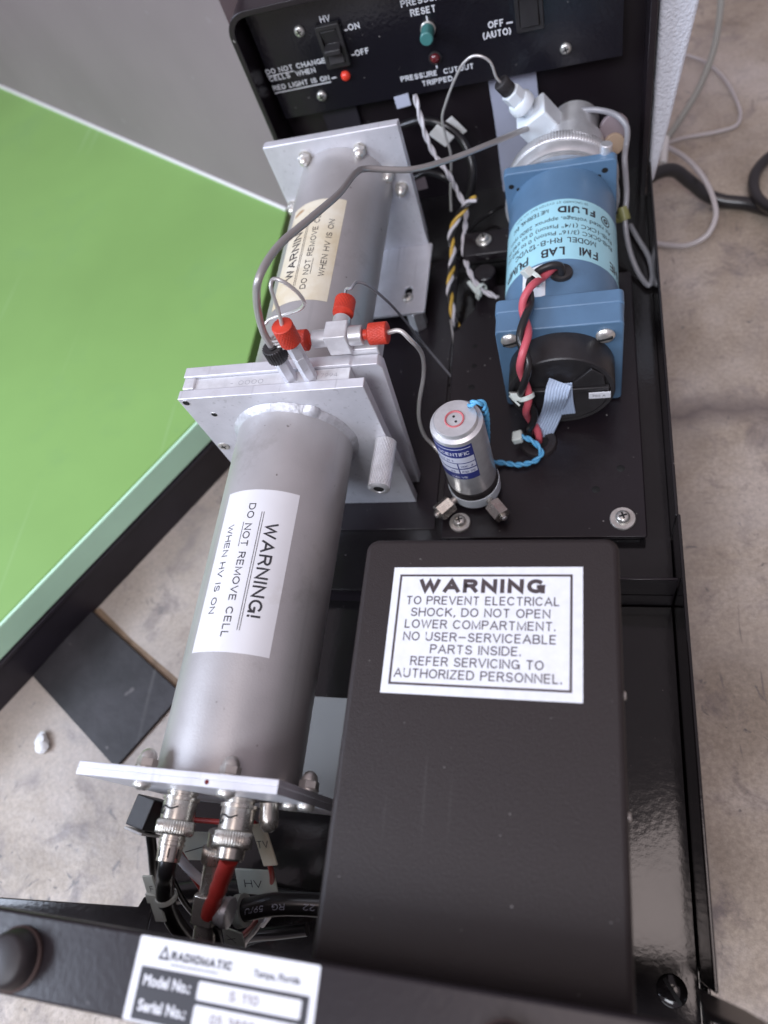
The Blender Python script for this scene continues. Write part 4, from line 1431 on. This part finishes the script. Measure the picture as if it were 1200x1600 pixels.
wire('capillary_tube', [R3, R3 + V(0, 4, 1.5), V(-90.23, 203.17, -196.00), V(-89.38, 208.08, -198.00), V(-87.11, 210.64, -202.00), V(-85.16, 219.82, -220.00), V(-86.43, 239.06, -255.00), V(-83.41, 247.99, -285.00), V(-72.06, 240.71, -303.00)], 0.62, SMOKETUBE,
     'thin dark capillary looping from the rear red fitting down behind the flow cell', 'tubing', 10)
wire('capillary_tube', [NUT - fd * 1.5, NUT + fd * 3.0, V(-43.61, 352.00, -205.88), V(-47.45, 352.00, -202.35), V(-51.79, 353.00, -202.10), V(-56.72, 354.00, -205.16), V(-62.18, 355.00, -212.42), V(-69.02, 356.00, -224.28), V(-72.75, 357.00, -232.82), V(-73.05, 358.00, -245.09), V(-72.37, 358.00, -255.04), V(-76.39, 356.00, -278.13), V(-77.54, 352.00, -288.24)], 0.70, STEEL,
     'fine steel capillary bent over the black nut on the white pump fitting', 'tubing', 10)
wire('clear_tube', [V(-3.01, 362.00, -244.97), V(6.51, 360.00, -245.40), V(15.30, 358.00, -248.50), V(20.28, 354.00, -253.05), V(20.66, 352.00, -257.50), V(20.07, 350.00, -261.11), V(19.20, 342.36, -262.00), V(20.24, 333.18, -276.00), V(19.59, 322.97, -288.00), V(22.04, 310.76, -297.00), V(27.01, 298.75, -303.00), V(30.92, 292.23, -303.50), V(32.76, 297.01, -303.50), V(32.17, 311.17, -303.50), V(26.35, 329.33, -303.60), V(23.34, 338.95, -303.60)], 1.5, SMOKETUBE,
     'smoky translucent tube looping down between the blue pump and the side wall', 'tubing', 14)
b = M()
_c = V(19.62, 324.75, -287.00)
_c2 = V(18.65, 327.33, -284.00)
b.cyl(_c, (_c2 - _c), 2.9, (_c2 - _c).length + 3, 20, 0.2)
b.box(_c.x - 7, _c.x - 1, _c.y, _c.y + 5, _c.z - 1.2, _c.z + 0.6)
tag(obj('tape_wrap', b, OLIVE), 'scrap of olive tape wrapped round the smoky tube beside the pump', 'tape')

# ------------------------------------------------------------------ pump wires
def twisted(name, pts, label, wires, off, pitch, r, jit=0.0, cat='wires'):
    t = thing(name, pts[len(pts) // 2], label, cat)
    for i, (pn, m) in enumerate(wires):
        q = M()
        q.helix(pts, r, off, pitch, 2 * math.pi * i / len(wires), 10, 0.8, jit)
        obj(pn, q, m, t)
    return t
WP = [V(gc.x + 0.2, gc.y - 0.4, gc.z + 1.6), V(gc.x - 1.6, gc.y - 0.2, gc.z + 5.2), V(-20.83, 242.71, -239.00), V(-24.38, 233.65, -237.00), V(-26.05, 226.85, -239.00), V(-26.31, 215.62, -239.00), V(-26.96, 205.97, -240.00), V(-26.98, 199.70, -245.00), V(-28.08, 197.24, -255.00), V(-28.18, 195.98, -266.00), V(-26.96, 195.87, -279.00), V(-27.40, 196.25, -288.00), V(-25.65, 195.50, -297.00), V(-24.87, 196.36, -303.00)]
pw = twisted('wire_pair', WP, 'red and black wires twisted together down the front of the pump', (('red_wire', REDWIRE), ('black_wire', BLACKWIRE)), 1.72, 31.0, 1.75, 0.15)
def ziptie(parent, c, axis, r, hx, m=NYLON):
    q = M()
    a, u, v = frame(axis)
    q.lathe([(r, -1.1), (r + 0.55, -1.1), (r + 0.55, 1.1), (r, 1.1), (r, -1.1)], c, axis, 28, cap=False)
    hd_ = Vector(hx).normalized()
    q.obox(Vector(c) + hd_ * (r + 1.6), hd_, a.cross(hd_), a, 2.1, 2.0, 1.9)
    return obj('cable_tie', q, m, parent, bevel=0.4)
ziptie(pw, V(-27.80, 195.93, -265.00), (0.25, -0.6, -0.75), 3.3, (-1, -0.1, 0.3))
ziptie(pw, V(-22.74, 240.31, -239.00), (-0.6, -0.7, 0.0), 3.2, (-0.6, 0.3, 0.7))
b = M()
b.tube([V(-30.62, 191.94, -266.00), V(-33.94, 194.97, -264.00), V(-35.00, 195.73, -263.00)], 0.5, 8)
obj('tie_tail', b, NYLON, pw)

b = M()
b.ribbon([V(-12.64, 201.50, -263.24), V(-13.82, 199.30, -264.87), V(-14.82, 196.80, -268.53), V(-18.09, 200.14, -286.00), V(-21.90, 197.66, -295.00), V(-23.57, 196.40, -302.00)], (1, 0.18, 0.05), 10.6, 8, 1.1)
tag(obj('ribbon_cable', b, RIBBON2, sharp=60), 'pale blue ribbon cable hanging from the black pump cap into the round grommet', 'ribbon cable')
b = M()
b.ribbon([V(-12.14, 201.20, -264.30), V(-12.05, 200.60, -275.51), V(-11.35, 200.80, -286.56)], (1, 0.0, 0.05), 9.0, 7, 1.1)
tag(obj('ribbon_cable', b, RIBBON2, sharp=60), 'short pale blue ribbon end hanging behind the long one on the pump cap', 'ribbon cable')

BL = [V(VX + 5.9, VY + 5.6, -238.8), V(-45.62, 172.50, -235.00), V(-42.66, 173.00, -236.00), V(-42.30, 174.93, -246.00), V(-44.02, 177.02, -262.00), V(-46.82, 179.97, -284.00), V(-46.31, 180.04, -294.00), V(-41.50, 181.28, -297.00), V(-33.20, 179.85, -297.00), V(-25.41, 182.01, -297.00), V(-22.99, 185.23, -296.00), V(-25.23, 188.50, -293.00), V(-29.93, 191.09, -291.00), V(-33.11, 193.02, -292.00)]
bw = twisted('wire_pair', BL, 'pale blue twisted wires running from the valve top to the grommet', (('blue_wire', BLUEWIRE), ('blue_wire', BLUEWIRE)), 0.7, 9.0, 0.76, 0.3)
b = M()
p = V(-34.00, 192.33, -292.00)
b.obox(p, (1, 0.1, 0.2), (0, 1, 0), (-0.2, 0, 1), 2.4, 2.8, 2.0)
obj('splice_cap', b, NYLON, bw, bevel=0.7)

# ------------------------------------------------------------------ wires hanging behind the pump
b = M()
b.ribbon([V(-37.59, 388.50, -233.08), V(-37.59, 388.00, -239.81), V(-36.99, 387.00, -258.63), V(-37.04, 386.00, -286.66), V(-37.53, 385.00, -323.14)], (1, 0, 0.02), 25.6, 26, 0.9)
tag(obj('ribbon_cable', b, RIBBON, sharp=60), 'wide grey ribbon cable hanging behind the pump from under the switch panel', 'ribbon cable')
WPR = [V(-87.90, 372.00, -227.02), V(-87.03, 369.00, -233.95), V(-85.26, 364.00, -244.46), V(-81.69, 358.00, -252.57), V(-74.83, 350.00, -259.89), V(-71.35, 351.12, -275.00), V(-67.66, 345.43, -282.00), V(-67.60, 334.26, -286.00), V(-68.19, 321.17, -288.00), V(-63.70, 302.69, -290.00), V(-56.88, 290.74, -292.00), V(-47.57, 284.32, -293.00)]
ww = twisted('wire_pair', WPR, 'white twisted wires dangling from the switch panel beside the far tube', (('white_wire', WHITEWIRE), ('white_wire', WHITEWIRE)), 0.8, 17.0, 0.85, 0.3)
ziptie(ww, V(-56.88, 290.74, -292.00), (0.6, -0.8, 0), 2.8, (-0.3, -1, 0.2))
b = M()
_p, _q = V(-64.76, 296.58, -290.00), V(-56.33, 283.15, -291.00)
_d = (_q - _p).normalized()
b.obox((_p + _q) / 2, _d, V(_d.y, -_d.x, 0), (0, 0, 1), 6.5, 1.1, 0.5)
obj('tie_tail', b, NYLON, ww)
YW = [V(-58.66, 334.77, -268.00), V(-62.90, 334.95, -270.00), V(-69.85, 332.07, -276.00), V(-74.39, 324.34, -282.00), V(-73.21, 313.35, -286.00), V(-74.04, 299.82, -288.00), V(-74.04, 287.43, -291.00), V(-71.50, 274.92, -296.00), V(-70.40, 272.67, -303.00)]
twisted('wire_bundle', YW, 'yellow, white and black wires twisted together beside the bracket foot', (('yellow_wire', YELLOWWIRE), ('black_wire', BLACKWIRE), ('white_wire', WHITEWIRE)), 1.15, 18.0, 1.0, 0.2)
wire('black_cable', [V(-101.04, 380.00, -248.16), V(-88.33, 378.00, -245.97), V(-74.75, 374.00, -249.59), V(-66.40, 370.00, -257.76), V(-62.33, 360.82, -268.00), V(-65.00, 355.90, -280.00), V(-71.06, 355.14, -292.00)], 2.2, BLACKWIRE, 'black cable arching beneath the switch panel behind the white wires', 'cable', 14)
wire('black_cable', [V(-101.31, 366.00, -274.78), V(-89.50, 366.00, -270.67), V(-77.59, 362.00, -273.95), V(-74.97, 367.01, -292.00)], 2.0, BLACKWIRE, 'short black cable bending out from behind the far end plate', 'cable', 14)
wire('black_cable', [V(-41.51, 350.00, -286.66), V(-54.79, 361.32, -300.00), V(-65.89, 351.34, -300.00), V(-72.23, 338.49, -301.00), V(-75.91, 330.66, -303.00)], 1.0, BLACKWIRE, 'thin black lead lying on the floor beneath the wide grey ribbon', 'cable', 10)
wire('capillary_tube', [V(-74.11, 276.11, -298.00), V(-72.83, 268.50, -300.00), V(-71.30, 257.24, -304.00)], 0.6, STEEL, 'thin steel tube end poking out below the yellow wires', 'tubing', 8)
def flag(name, c, u, v, hu, hv, label, s=None, m=TAG):
    q = M()
    c, u = Vector(c), Vector(u).normalized()
    v = (Vector(v) - u * Vector(v).dot(u)).normalized()
    n = u.cross(v)
    q.obox(c, u, v, n, hu, hv, 0.35)
    mats = [m]
    if s:
        mats = [m, INK]
        q.use(1)
        for sgn in (1, -1):
            q.text(s, lambda a, e: c + u * (a - hu * 0.62) * sgn + v * (e - hv * 0.42) + n * (0.38 * sgn), 0, 0, hu * 0.9, hv * 0.6, 0.0)
    o = obj(name, q, mats, bevel=0.2)
    return tag(o, label, 'cable tag')
flag('cable_tag', V(-77.34, 368.00, -250.34), (0.75, 0, 0.66), (-0.66, 0, 0.75), 4.0, 6.0, 'pale square tag hanging behind the white twisted wires', m=WHITEPL)
flag('cable_tag', V(-70.61, 376.00, -252.16), (0.55, 0, -0.83), (0.83, 0, 0.55), 6.2, 3.4, 'pale tag leaning beneath the pressure cutout lettering', m=WHITEPL)
flag('cable_tag', V(-97.16, 379.60, -233.94), (1, 0, 0.1), (0, 0.2, 1), 4.2, 3.2, 'small grey tag tucked under the bottom edge of the switch panel', m=RIBBON)
flag('cable_tag', V(-94.28, 364.00, -275.74), (1, 0, 0.1), (0, 0.2, 1), 3.4, 3.6, 'small dim tag beside the lower black cable', m=GREYBOARD)
b = M()
b.box(-147, -126, 386, 388.9, -262, -233)
tag(obj('rear_block', b, PLINTH, bevel=0.5), 'dim grey block under the switch panel behind the far end plate', 'block')

# black bracket with a screw left of the pump
br = thing('bracket', (-66, 318, -306), 'black angled bracket with one bright screw left of the blue pump', 'bracket')
b = M()
c0 = V(-54.52, 319.11, -285.00)
b.box(c0.x - 13, c0.x + 16, c0.y - 9, c0.y + 9, -290, -285.0)
b.box(c0.x - 13, c0.x + 16, c0.y + 6, c0.y + 9, -306, -290.1)
obj('bracket_body', b, BLACK, br, bevel=0.6)
screw(br, V(-56.02, 320.37, -285.00), (0, 0, 1), 3.2, 2.6, washer=4.4)
b = M()
b.cyl((c0.x - 1, c0.y - 17, -305.8), (0, 0, 1), 6.2, 15.5, 32, 0.6)
obj('spacer', b, BLACK, br)

# ------------------------------------------------------------------ cables at the near end
def bnc(parent, x, z, y0, k=1.0):
    """bayonet connector pointing towards the camera from the end plate"""
    d = V(0, -1, 0)
    b = M()
    b.lathe([(5.4, 0), (5.4, 0.8 * k), (5.0, 0.9 * k), (5.0, 1.6 * k), (6.3, 1.8 * k), (6.3, 2.8 * k), (5.7, 3.0 * k)], (x, y0, z), d, 48)
    sh = obj('bayonet_shell', b, NICKEL, parent)
    b = M()
    b.lathe([(5.7, 2.9 * k), (5.75, 3.2 * k), (5.75, 9.0 * k), (5.5, 9.2 * k)], (x, y0, z), d, 64)
    b.use(1)
    def sm(th, t):
        return V(x + 5.8 * math.sin(th), y0 - t * k, z + 5.8 * math.cos(th))
    for th0 in (-25, 155):
        pts = [sm(rd(th0), 6.6), sm(rd(th0 - 3), 7.4), sm(rd(th0 - 14), 7.6), sm(rd(th0 - 20), 6.6), sm(rd(th0 - 13), 5.4), sm(rd(th0), 5.2), sm(rd(th0 + 25), 5.9), sm(rd(th0 + 50), 5.0)]
        b.tube(pts, 0.3, 6)
    obj('bayonet_sleeve', b, [NICKEL, RECESS], sh)
    b = M()
    b.ribbed((x, y0 - 9.1 * k, z), d, 6.35, 4.9 * k, 44, 0.4, 0.6)
    obj('grip_ring', b, NICKEL, sh, sharp=60)
    return sh
BX1, BZ1 = -139.0, -238.5
BX2, BZ2 = -117.6, -240.5
c1 = thing('coax_cable', (BX1, 0, -320), 'left black coaxial cable with silver bayonet plug and white flag tag', 'coaxial cable')
s1 = bnc(c1, BX1, BZ1, 16.0)
b = M()
b.lathe([(4.2, 13.9), (4.2, 14.8), (4.5, 14.9), (4.5, 15.6), (4.2, 15.8), (4.2, 16.3), (4.5, 16.4), (4.5, 17.0), (4.2, 17.2), (3.9, 22.0), (3.3, 22.3)], (BX1, 16, BZ1), (0, -1, 0), 40)
b.use(1)
for a in (-20, 25, 70):
    b.obox((BX1 + 4.05 * math.sin(rd(a)), 16 - 19.4, BZ1 + 4.05 * math.cos(rd(a))), (0, 1, 0), (math.cos(rd(a)), 0, -math.sin(rd(a))), (math.sin(rd(a)), 0, math.cos(rd(a))), 1.5, 0.28, 0.12)
obj('crimp_sleeve', b, [NICKEL, RECESS], s1)
b = M()
b.tube([(BX1, -4, BZ1), (BX1, -8, BZ1 - 0.6), V(-142.65, -11.26, -246.00), V(-145.97, -17.10, -254.00), V(-148.49, -23.94, -266.00), V(-150.05, -29.89, -280.00), V(-150.68, -35.78, -296.00), V(-151.16, -40.60, -310.00)], 3.1, 16)
obj('jacket', b, BLACKWIRE, c1)
c1tie = V(-145.94, -17.49, -255.00)
ziptie(c1, c1tie, (0.1, -0.75, -0.66), 3.3, (-1, 0, 0), TAG)
b = M()
q = V(-149.98, -18.37, -254.00)
b.obox(q, (0.22, -0.8, -0.56), (1, 0.1, 0.25), (0.1, 0.6, -0.8), 8.6, 2.4, 0.4)
b.use(1)
btext(b, 'F', q + V(-0.9, 2.0, 1.9), q + V(0.9, 2.1, 2.2), (0, 0.8, 0.6), 2.2)
obj('flag_tag', b, [TAG, INK], c1, bevel=0.2)

c2 = thing('coax_cable', (BX2, 0, -320), 'middle coaxial cable with silver bayonet plug and bright red heat shrink', 'coaxial cable')
s2 = bnc(c2, BX2, BZ2, 16.0, 1.12)
b = M()
b.lathe([(4.6, 15.5), (4.6, 18.8), (4.0, 19.4)], (BX2, 16, BZ2), (0, -1, 0), 40)
obj('crimp_sleeve', b, NICKEL, s2)
b = M()
e2 = V(BX2, -2.9, BZ2)
e3 = V(-128.09, -21.16, -254.00)
sd = (e3 - e2).normalized()
sl_ = (e3 - e2).length
b.lathe([(3.0, 0), (3.0, sl_ * 0.30), (2.75, sl_ * 0.42), (3.1, sl_ * 0.50), (2.6, sl_ * 0.62), (2.9, sl_ * 0.85), (2.75, sl_ * 0.98), (2.2, sl_)], e2, sd, 32)
b.use(1).lathe([(0.6, 0), (0.02, 0.05)], e2 + sd * 4.0 + V(-0.7, 1.2, 2.6), (-0.2, 0.4, 0.9), 12)
obj('heat_shrink', b, [SHRINK, RECESS], c2)
b = M()
b.tube([e3 - sd * 1.0, e3 + sd * 2.0, V(-127.11, -24.58, -258.00), V(-128.32, -29.28, -266.00), V(-132.97, -35.18, -280.00)], 1.7, 12)
obj('jacket', b, BLACKWIRE, c2)

# the screened connector and tee below
jn = thing('junction_connector', (-134, -14, -320), 'silver screened tee connector standing behind the red heat shrink', 'connector')
b = M()
J0 = V(-126.90, 0.49, -248.00)
J1 = V(-130.87, -30.47, -260.00)
jd = (J1 - J0).normalized()
b.ribbed(J0, jd, 4.6, 5.6, 36, 0.4, 0.5)
b.lathe([(3.6, -5), (3.6, 0.2)], J0, jd, 32)
obj('coupling', b, NICKEL, jn, sharp=60)
b = M()
b.cyl(J0 + jd * 5.6, jd, 3.7, 10.5, 32)
b.cyl(J0 + jd * 25.0, jd, 3.9, 14.0, 32, 0.4)
obj('barrel', b, NICKEL, jn)
b = M()
_a1, _u1, _v1 = frame(jd, (1, 0, 0))
jc = J0 + jd * 20.5
b.obox(jc, _u1, _v1, jd, 4.0, 4.4, 5.0)
obj('tee_block', b, NICKEL, jn, bevel=0.6)
b = M()
b.cyl(jc + _u1 * 4.0, _u1, 4.6, 2.4, 36, 0.4)
b.lathe([(4.2, 2.3), (5.0, 2.6), (5.0, 4.4), (3.8, 4.9)], jc + _u1 * 4.0, _u1, 36)
obj('ring_nut', b, SILVER, jn)

rg = thing('coax_cable', (-104, -14, -320), 'thick black coaxial cable marked RG 59 running in under the cover box', 'coaxial cable')
b = M()
K0 = V(-126.63, -19.75, -274.00)
K1, K2, K3 = V(-111.82, -15.68, -272.00), V(-95.61, -13.93, -274.00), V(-77.65, -13.99, -278.00)
b.tube([K0, K1, K2, K3], 3.9, 24)
b.tube([K0 - V(8, -0.5, 0.5), K0 + V(0.1, 0, 0)], 3.8, 20)
b.use(1)
_rgp = catmull([K0, K1, K2, K3], 0.5)
_rgs = [0.0]
for _a, _b in zip(_rgp, _rgp[1:]):
    _rgs.append(_rgs[-1] + (_b - _a).length)
def rgmap(a, e):
    i = min(range(len(_rgs)), key=lambda k: abs(_rgs[k] - a))
    i = max(0, min(len(_rgp) - 2, i))
    p = _rgp[i] + (_rgp[i + 1] - _rgp[i]).normalized() * (a - _rgs[i])
    th = -e / 3.95 - 0.15
    return p + V(0, 3.98 * math.sin(th), 3.98 * math.cos(th))
dRG = (K2 - K0).length
def rgt(s, u, w):
    b.text(s, lambda a, e: rgmap(u - a, e - 0.6) + V(0, 0, 0.05), 0, 0, w, 2.0, 0.0)
rgt('59/U', 12.6, 7.5)
rgt('RG', 20.6, 4.6)
rgt('22', 31.6, 4.2)
obj('jacket', b, [BLACKWIRE, RIBBON], rg)
b = M()
_a2 = (K1 - K0).normalized()
b.lathe([(4.0, -1.6), (5.6, -1.6), (5.6, 1.6), (4.0, 1.6), (4.0, -1.6)], K0 + _a2 * 1.5, _a2, 32, cap=False)
obj('cable_collar', b, TAG, rg)
wire('black_cable', [V(-175, -20, -306), V(-150, -15, -305), V(-120, -16, -307), V(-90, -15, -308), V(-70, -12, -308)], 4.4, BLACKWIRE, 'thick black cable lying on the case floor behind the silver tee', 'cable', 16)
wire('lead_wire', [V(-147.94, -0.64, -252.00), V(-142.83, -6.92, -258.00), V(-136.36, -12.26, -264.00), V(-133.14, -14.74, -268.00)], 1.6, WHITEWIRE, 'white wire slanting behind the two bayonet plugs', 'wire')
wire('lead_wire', [V(-147.87, -2.00, -258.00), V(-142.91, -9.26, -264.00), V(-139.97, -14.70, -270.00), V(-140.57, -18.55, -276.00)], 1.3, SHRINK, 'dark red wire slanting just behind the white wire', 'wire')
wire('lead_wire', [V(-163.87, 7.22, -262.00), V(-149.15, 8.17, -262.00), V(-135.77, 8.58, -262.00), V(-120.21, 9.21, -262.00), V(-117.81, -1.13, -272.00), V(-118.25, -6.95, -280.00), V(-121.96, -12.46, -290.00), V(-125.29, -15.50, -296.00)], 1.0, SHRINK, 'thin red wire running under the end plate and down past the TV tag', 'wire')
wire('lead_wire', [V(-123.30, -22.06, -286.00), V(-128.85, -26.33, -292.00), V(-134.60, -30.31, -298.00), V(-138.27, -34.12, -304.00)], 1.1, SHRINK, 'red wire end curling beneath the thick black cable', 'wire')
wire('lead_wire', [V(-122.18, -22.34, -286.00), V(-126.88, -26.71, -292.00), V(-132.27, -30.86, -298.00), V(-135.81, -35.09, -304.00)], 1.1, WHITEWIRE, 'white wire end curling beneath the thick black cable', 'wire')
wire('black_cable', [V(-160.74, 3.18, -258.00), V(-163.65, -4.02, -268.00), V(-167.82, -11.86, -280.00), V(-175.64, -20.58, -300.00), V(-176.10, -27.84, -312.00)], 1.9, BLACKWIRE, 'black lead hanging close behind the left coaxial cable', 'cable', 12)
flag('cable_tag', V(-144.78, -0.05, -272.00), (0.95, 0.1, -0.25), (0.2, 0.75, 0.6), 12.0, 6.2, 'large translucent white tag between the two bayonet plugs', '/')
flag('cable_tag', V(-125.78, -9.90, -284.00), (1, 0.06, 0.06), (0, 0.8, 0.6), 8.4, 5.2, 'pale square tag right of the red heat shrink above the RG cable', 'HV')
flag('cable_tag', V(-115.55, 2.86, -262.00), (0.22, -0.78, -0.6), (1, 0.15, 0.15), 8.2, 2.9, 'beige paper tag marked TV folded round the thin red wire', None, OLDPAPER)
b = M()
_p = V(-114.59, 2.43, -260.00)
btext(b, 'TV', _p + V(-2.2, -1.0, 0.6), _p + V(2.2, -0.4, 0.6), (0, 0.8, 0.6), 2.8)
tv = bpy.data.objects['cable_tag.006'] if 'cable_tag.006' in bpy.data.objects else None
obj('handwriting', b, INK, tv)
flag('cable_tag', V(-133.87, -29.87, -290.00), (0.9, -0.1, 0.3), (0, 0.8, 0.6), 5.6, 3.6, 'small pale tag just behind the white name plate', 'X')
b = M()
bp0 = V(-160.24, 8.37, -256.00)
b.obox(bp0, (1, -0.2, 0.1), (0.2, 1, 0), (0, 0, 1), 4.2, 5.4, 8.0)
b.use(1).obox(bp0 + V(-3.0, -6.4, -2), (1, -0.2, 0.1), (0.2, 1, 0), (0, 0, 1), 4.4, 0.5, 7.0)
tag(obj('terminal_box', b, [CAPBLK, WHITEPL], bevel=0.4), 'small black terminal box under the left end of the square plate', 'terminal box')
b = M()
for u, v, zz in ((340, 1290, -255), (410, 1278, -250), (418, 1290, -252)):
    pass
_p = V(-108.56, 11.64, -243.00)
b.lathe([(3.2, 0), (3.4, 5), (3.0, 8), (1.5, 9.5), (0.02, 9.7)], (_p.x, 16.0, -244), (0.1, -1, -0.2), 24)
obj('plug', b, NICKEL, nt_)

# ------------------------------------------------------------------ cables on the concrete to the right
FZc = -GROUND
wire('grey_hose', [V(92.03, 575.74, -300.00), V(89.00, 541.66, -318.00), V(84.52, 523.25, -330.00), V(76.06, 506.91, -342.00), V(65.36, 493.81, -352.00), V(56.22, 485.20, -360.00), V(50.22, 479.68, -364.00)], 2.2, HOSE, 'grey hose dropping steeply beside the white cover panel', 'hose', 16)
wire('clear_tube', [V(72.17, 581.57, -362.00), V(86.08, 571.46, -364.00), V(97.73, 551.33, -365.00), V(104.37, 521.55, -365.00), V(105.49, 503.24, -365.00), V(101.61, 493.03, -365.00), V(88.91, 489.38, -365.00), V(67.89, 488.48, -365.00), V(54.75, 484.12, -364.00)], 1.15, TRANSTUBE, 'thin clear tube curving wide over the concrete beside the grey hose', 'tubing', 12)
wire('clear_tube', [V(52.79, 465.51, -352.00), V(63.35, 445.78, -348.00), V(72.33, 422.33, -346.00), V(77.36, 402.15, -348.00), V(77.98, 390.45, -352.00), V(72.79, 382.12, -358.00), V(62.23, 380.83, -363.00), V(51.04, 384.89, -365.00), V(39.45, 389.81, -365.00)], 1.65, TRANSTUBE, 'thicker clear tube looping across the black cable on the concrete', 'tubing', 14)
wire('power_cable', [V(35.47, 417.34, -340.00), V(44.59, 422.01, -338.00), V(54.22, 424.87, -340.00), V(65.17, 424.03, -350.00), V(76.55, 421.01, -360.00), V(86.30, 417.13, -363.00), V(99.37, 412.79, -363.60), V(113.39, 404.07, -363.60), V(132.05, 393.53, -363.60)], 4.2, BLACKWIRE, 'thick black power cable leaving the back of the case across the concrete', 'cable', 18)
wire('power_cable', [V(136.30, 459.71, -360.00), V(120.16, 452.07, -360.00), V(107.80, 437.21, -360.00), V(104.52, 420.67, -360.00), V(107.34, 403.34, -357.00), V(115.71, 391.26, -355.00), V(130.16, 388.56, -358.00)], 3.6, BLACKWIRE, 'black cable coiled in a loop at the right edge on the concrete', 'cable', 18)
b = M()
p, q = V(53.26, 473.49, -352.00), V(50.13, 447.67, -352.00)
d = (q - p)
b.cyl(p, d, 2.6, d.length, 20, 0.4)
tag(obj('tube_plug', b, WHITEPL), 'short white plug standing below the foot of the white cover panel', 'plug')
wire('lead_wire', [V(-159.84, -3.61, -268.00), V(-159.42, -14.24, -282.00), V(-158.04, -23.04, -296.00), V(-152.77, -29.93, -308.00)], 1.2, BLACKWIRE, 'thin black wire trailing behind the left bayonet plug into the case', 'wire', 12)
wire('lead_wire', [V(-120.10, -11.84, -286.00), V(-119.96, -15.72, -290.00), V(-122.73, -20.04, -296.00), V(-128.97, -25.42, -304.00)], 1.0, WHITEWIRE, 'thin white wire passing behind the thick RG cable', 'wire', 10)
wire('black_cable', [V(-112.87, -24.96, -312.00), V(-126.27, -28.03, -312.00), V(-137.51, -30.46, -314.00), V(-149.54, -35.78, -316.00)], 2.6, BLACKWIRE, 'black cable lying low under the thick RG cable', 'cable', 14)
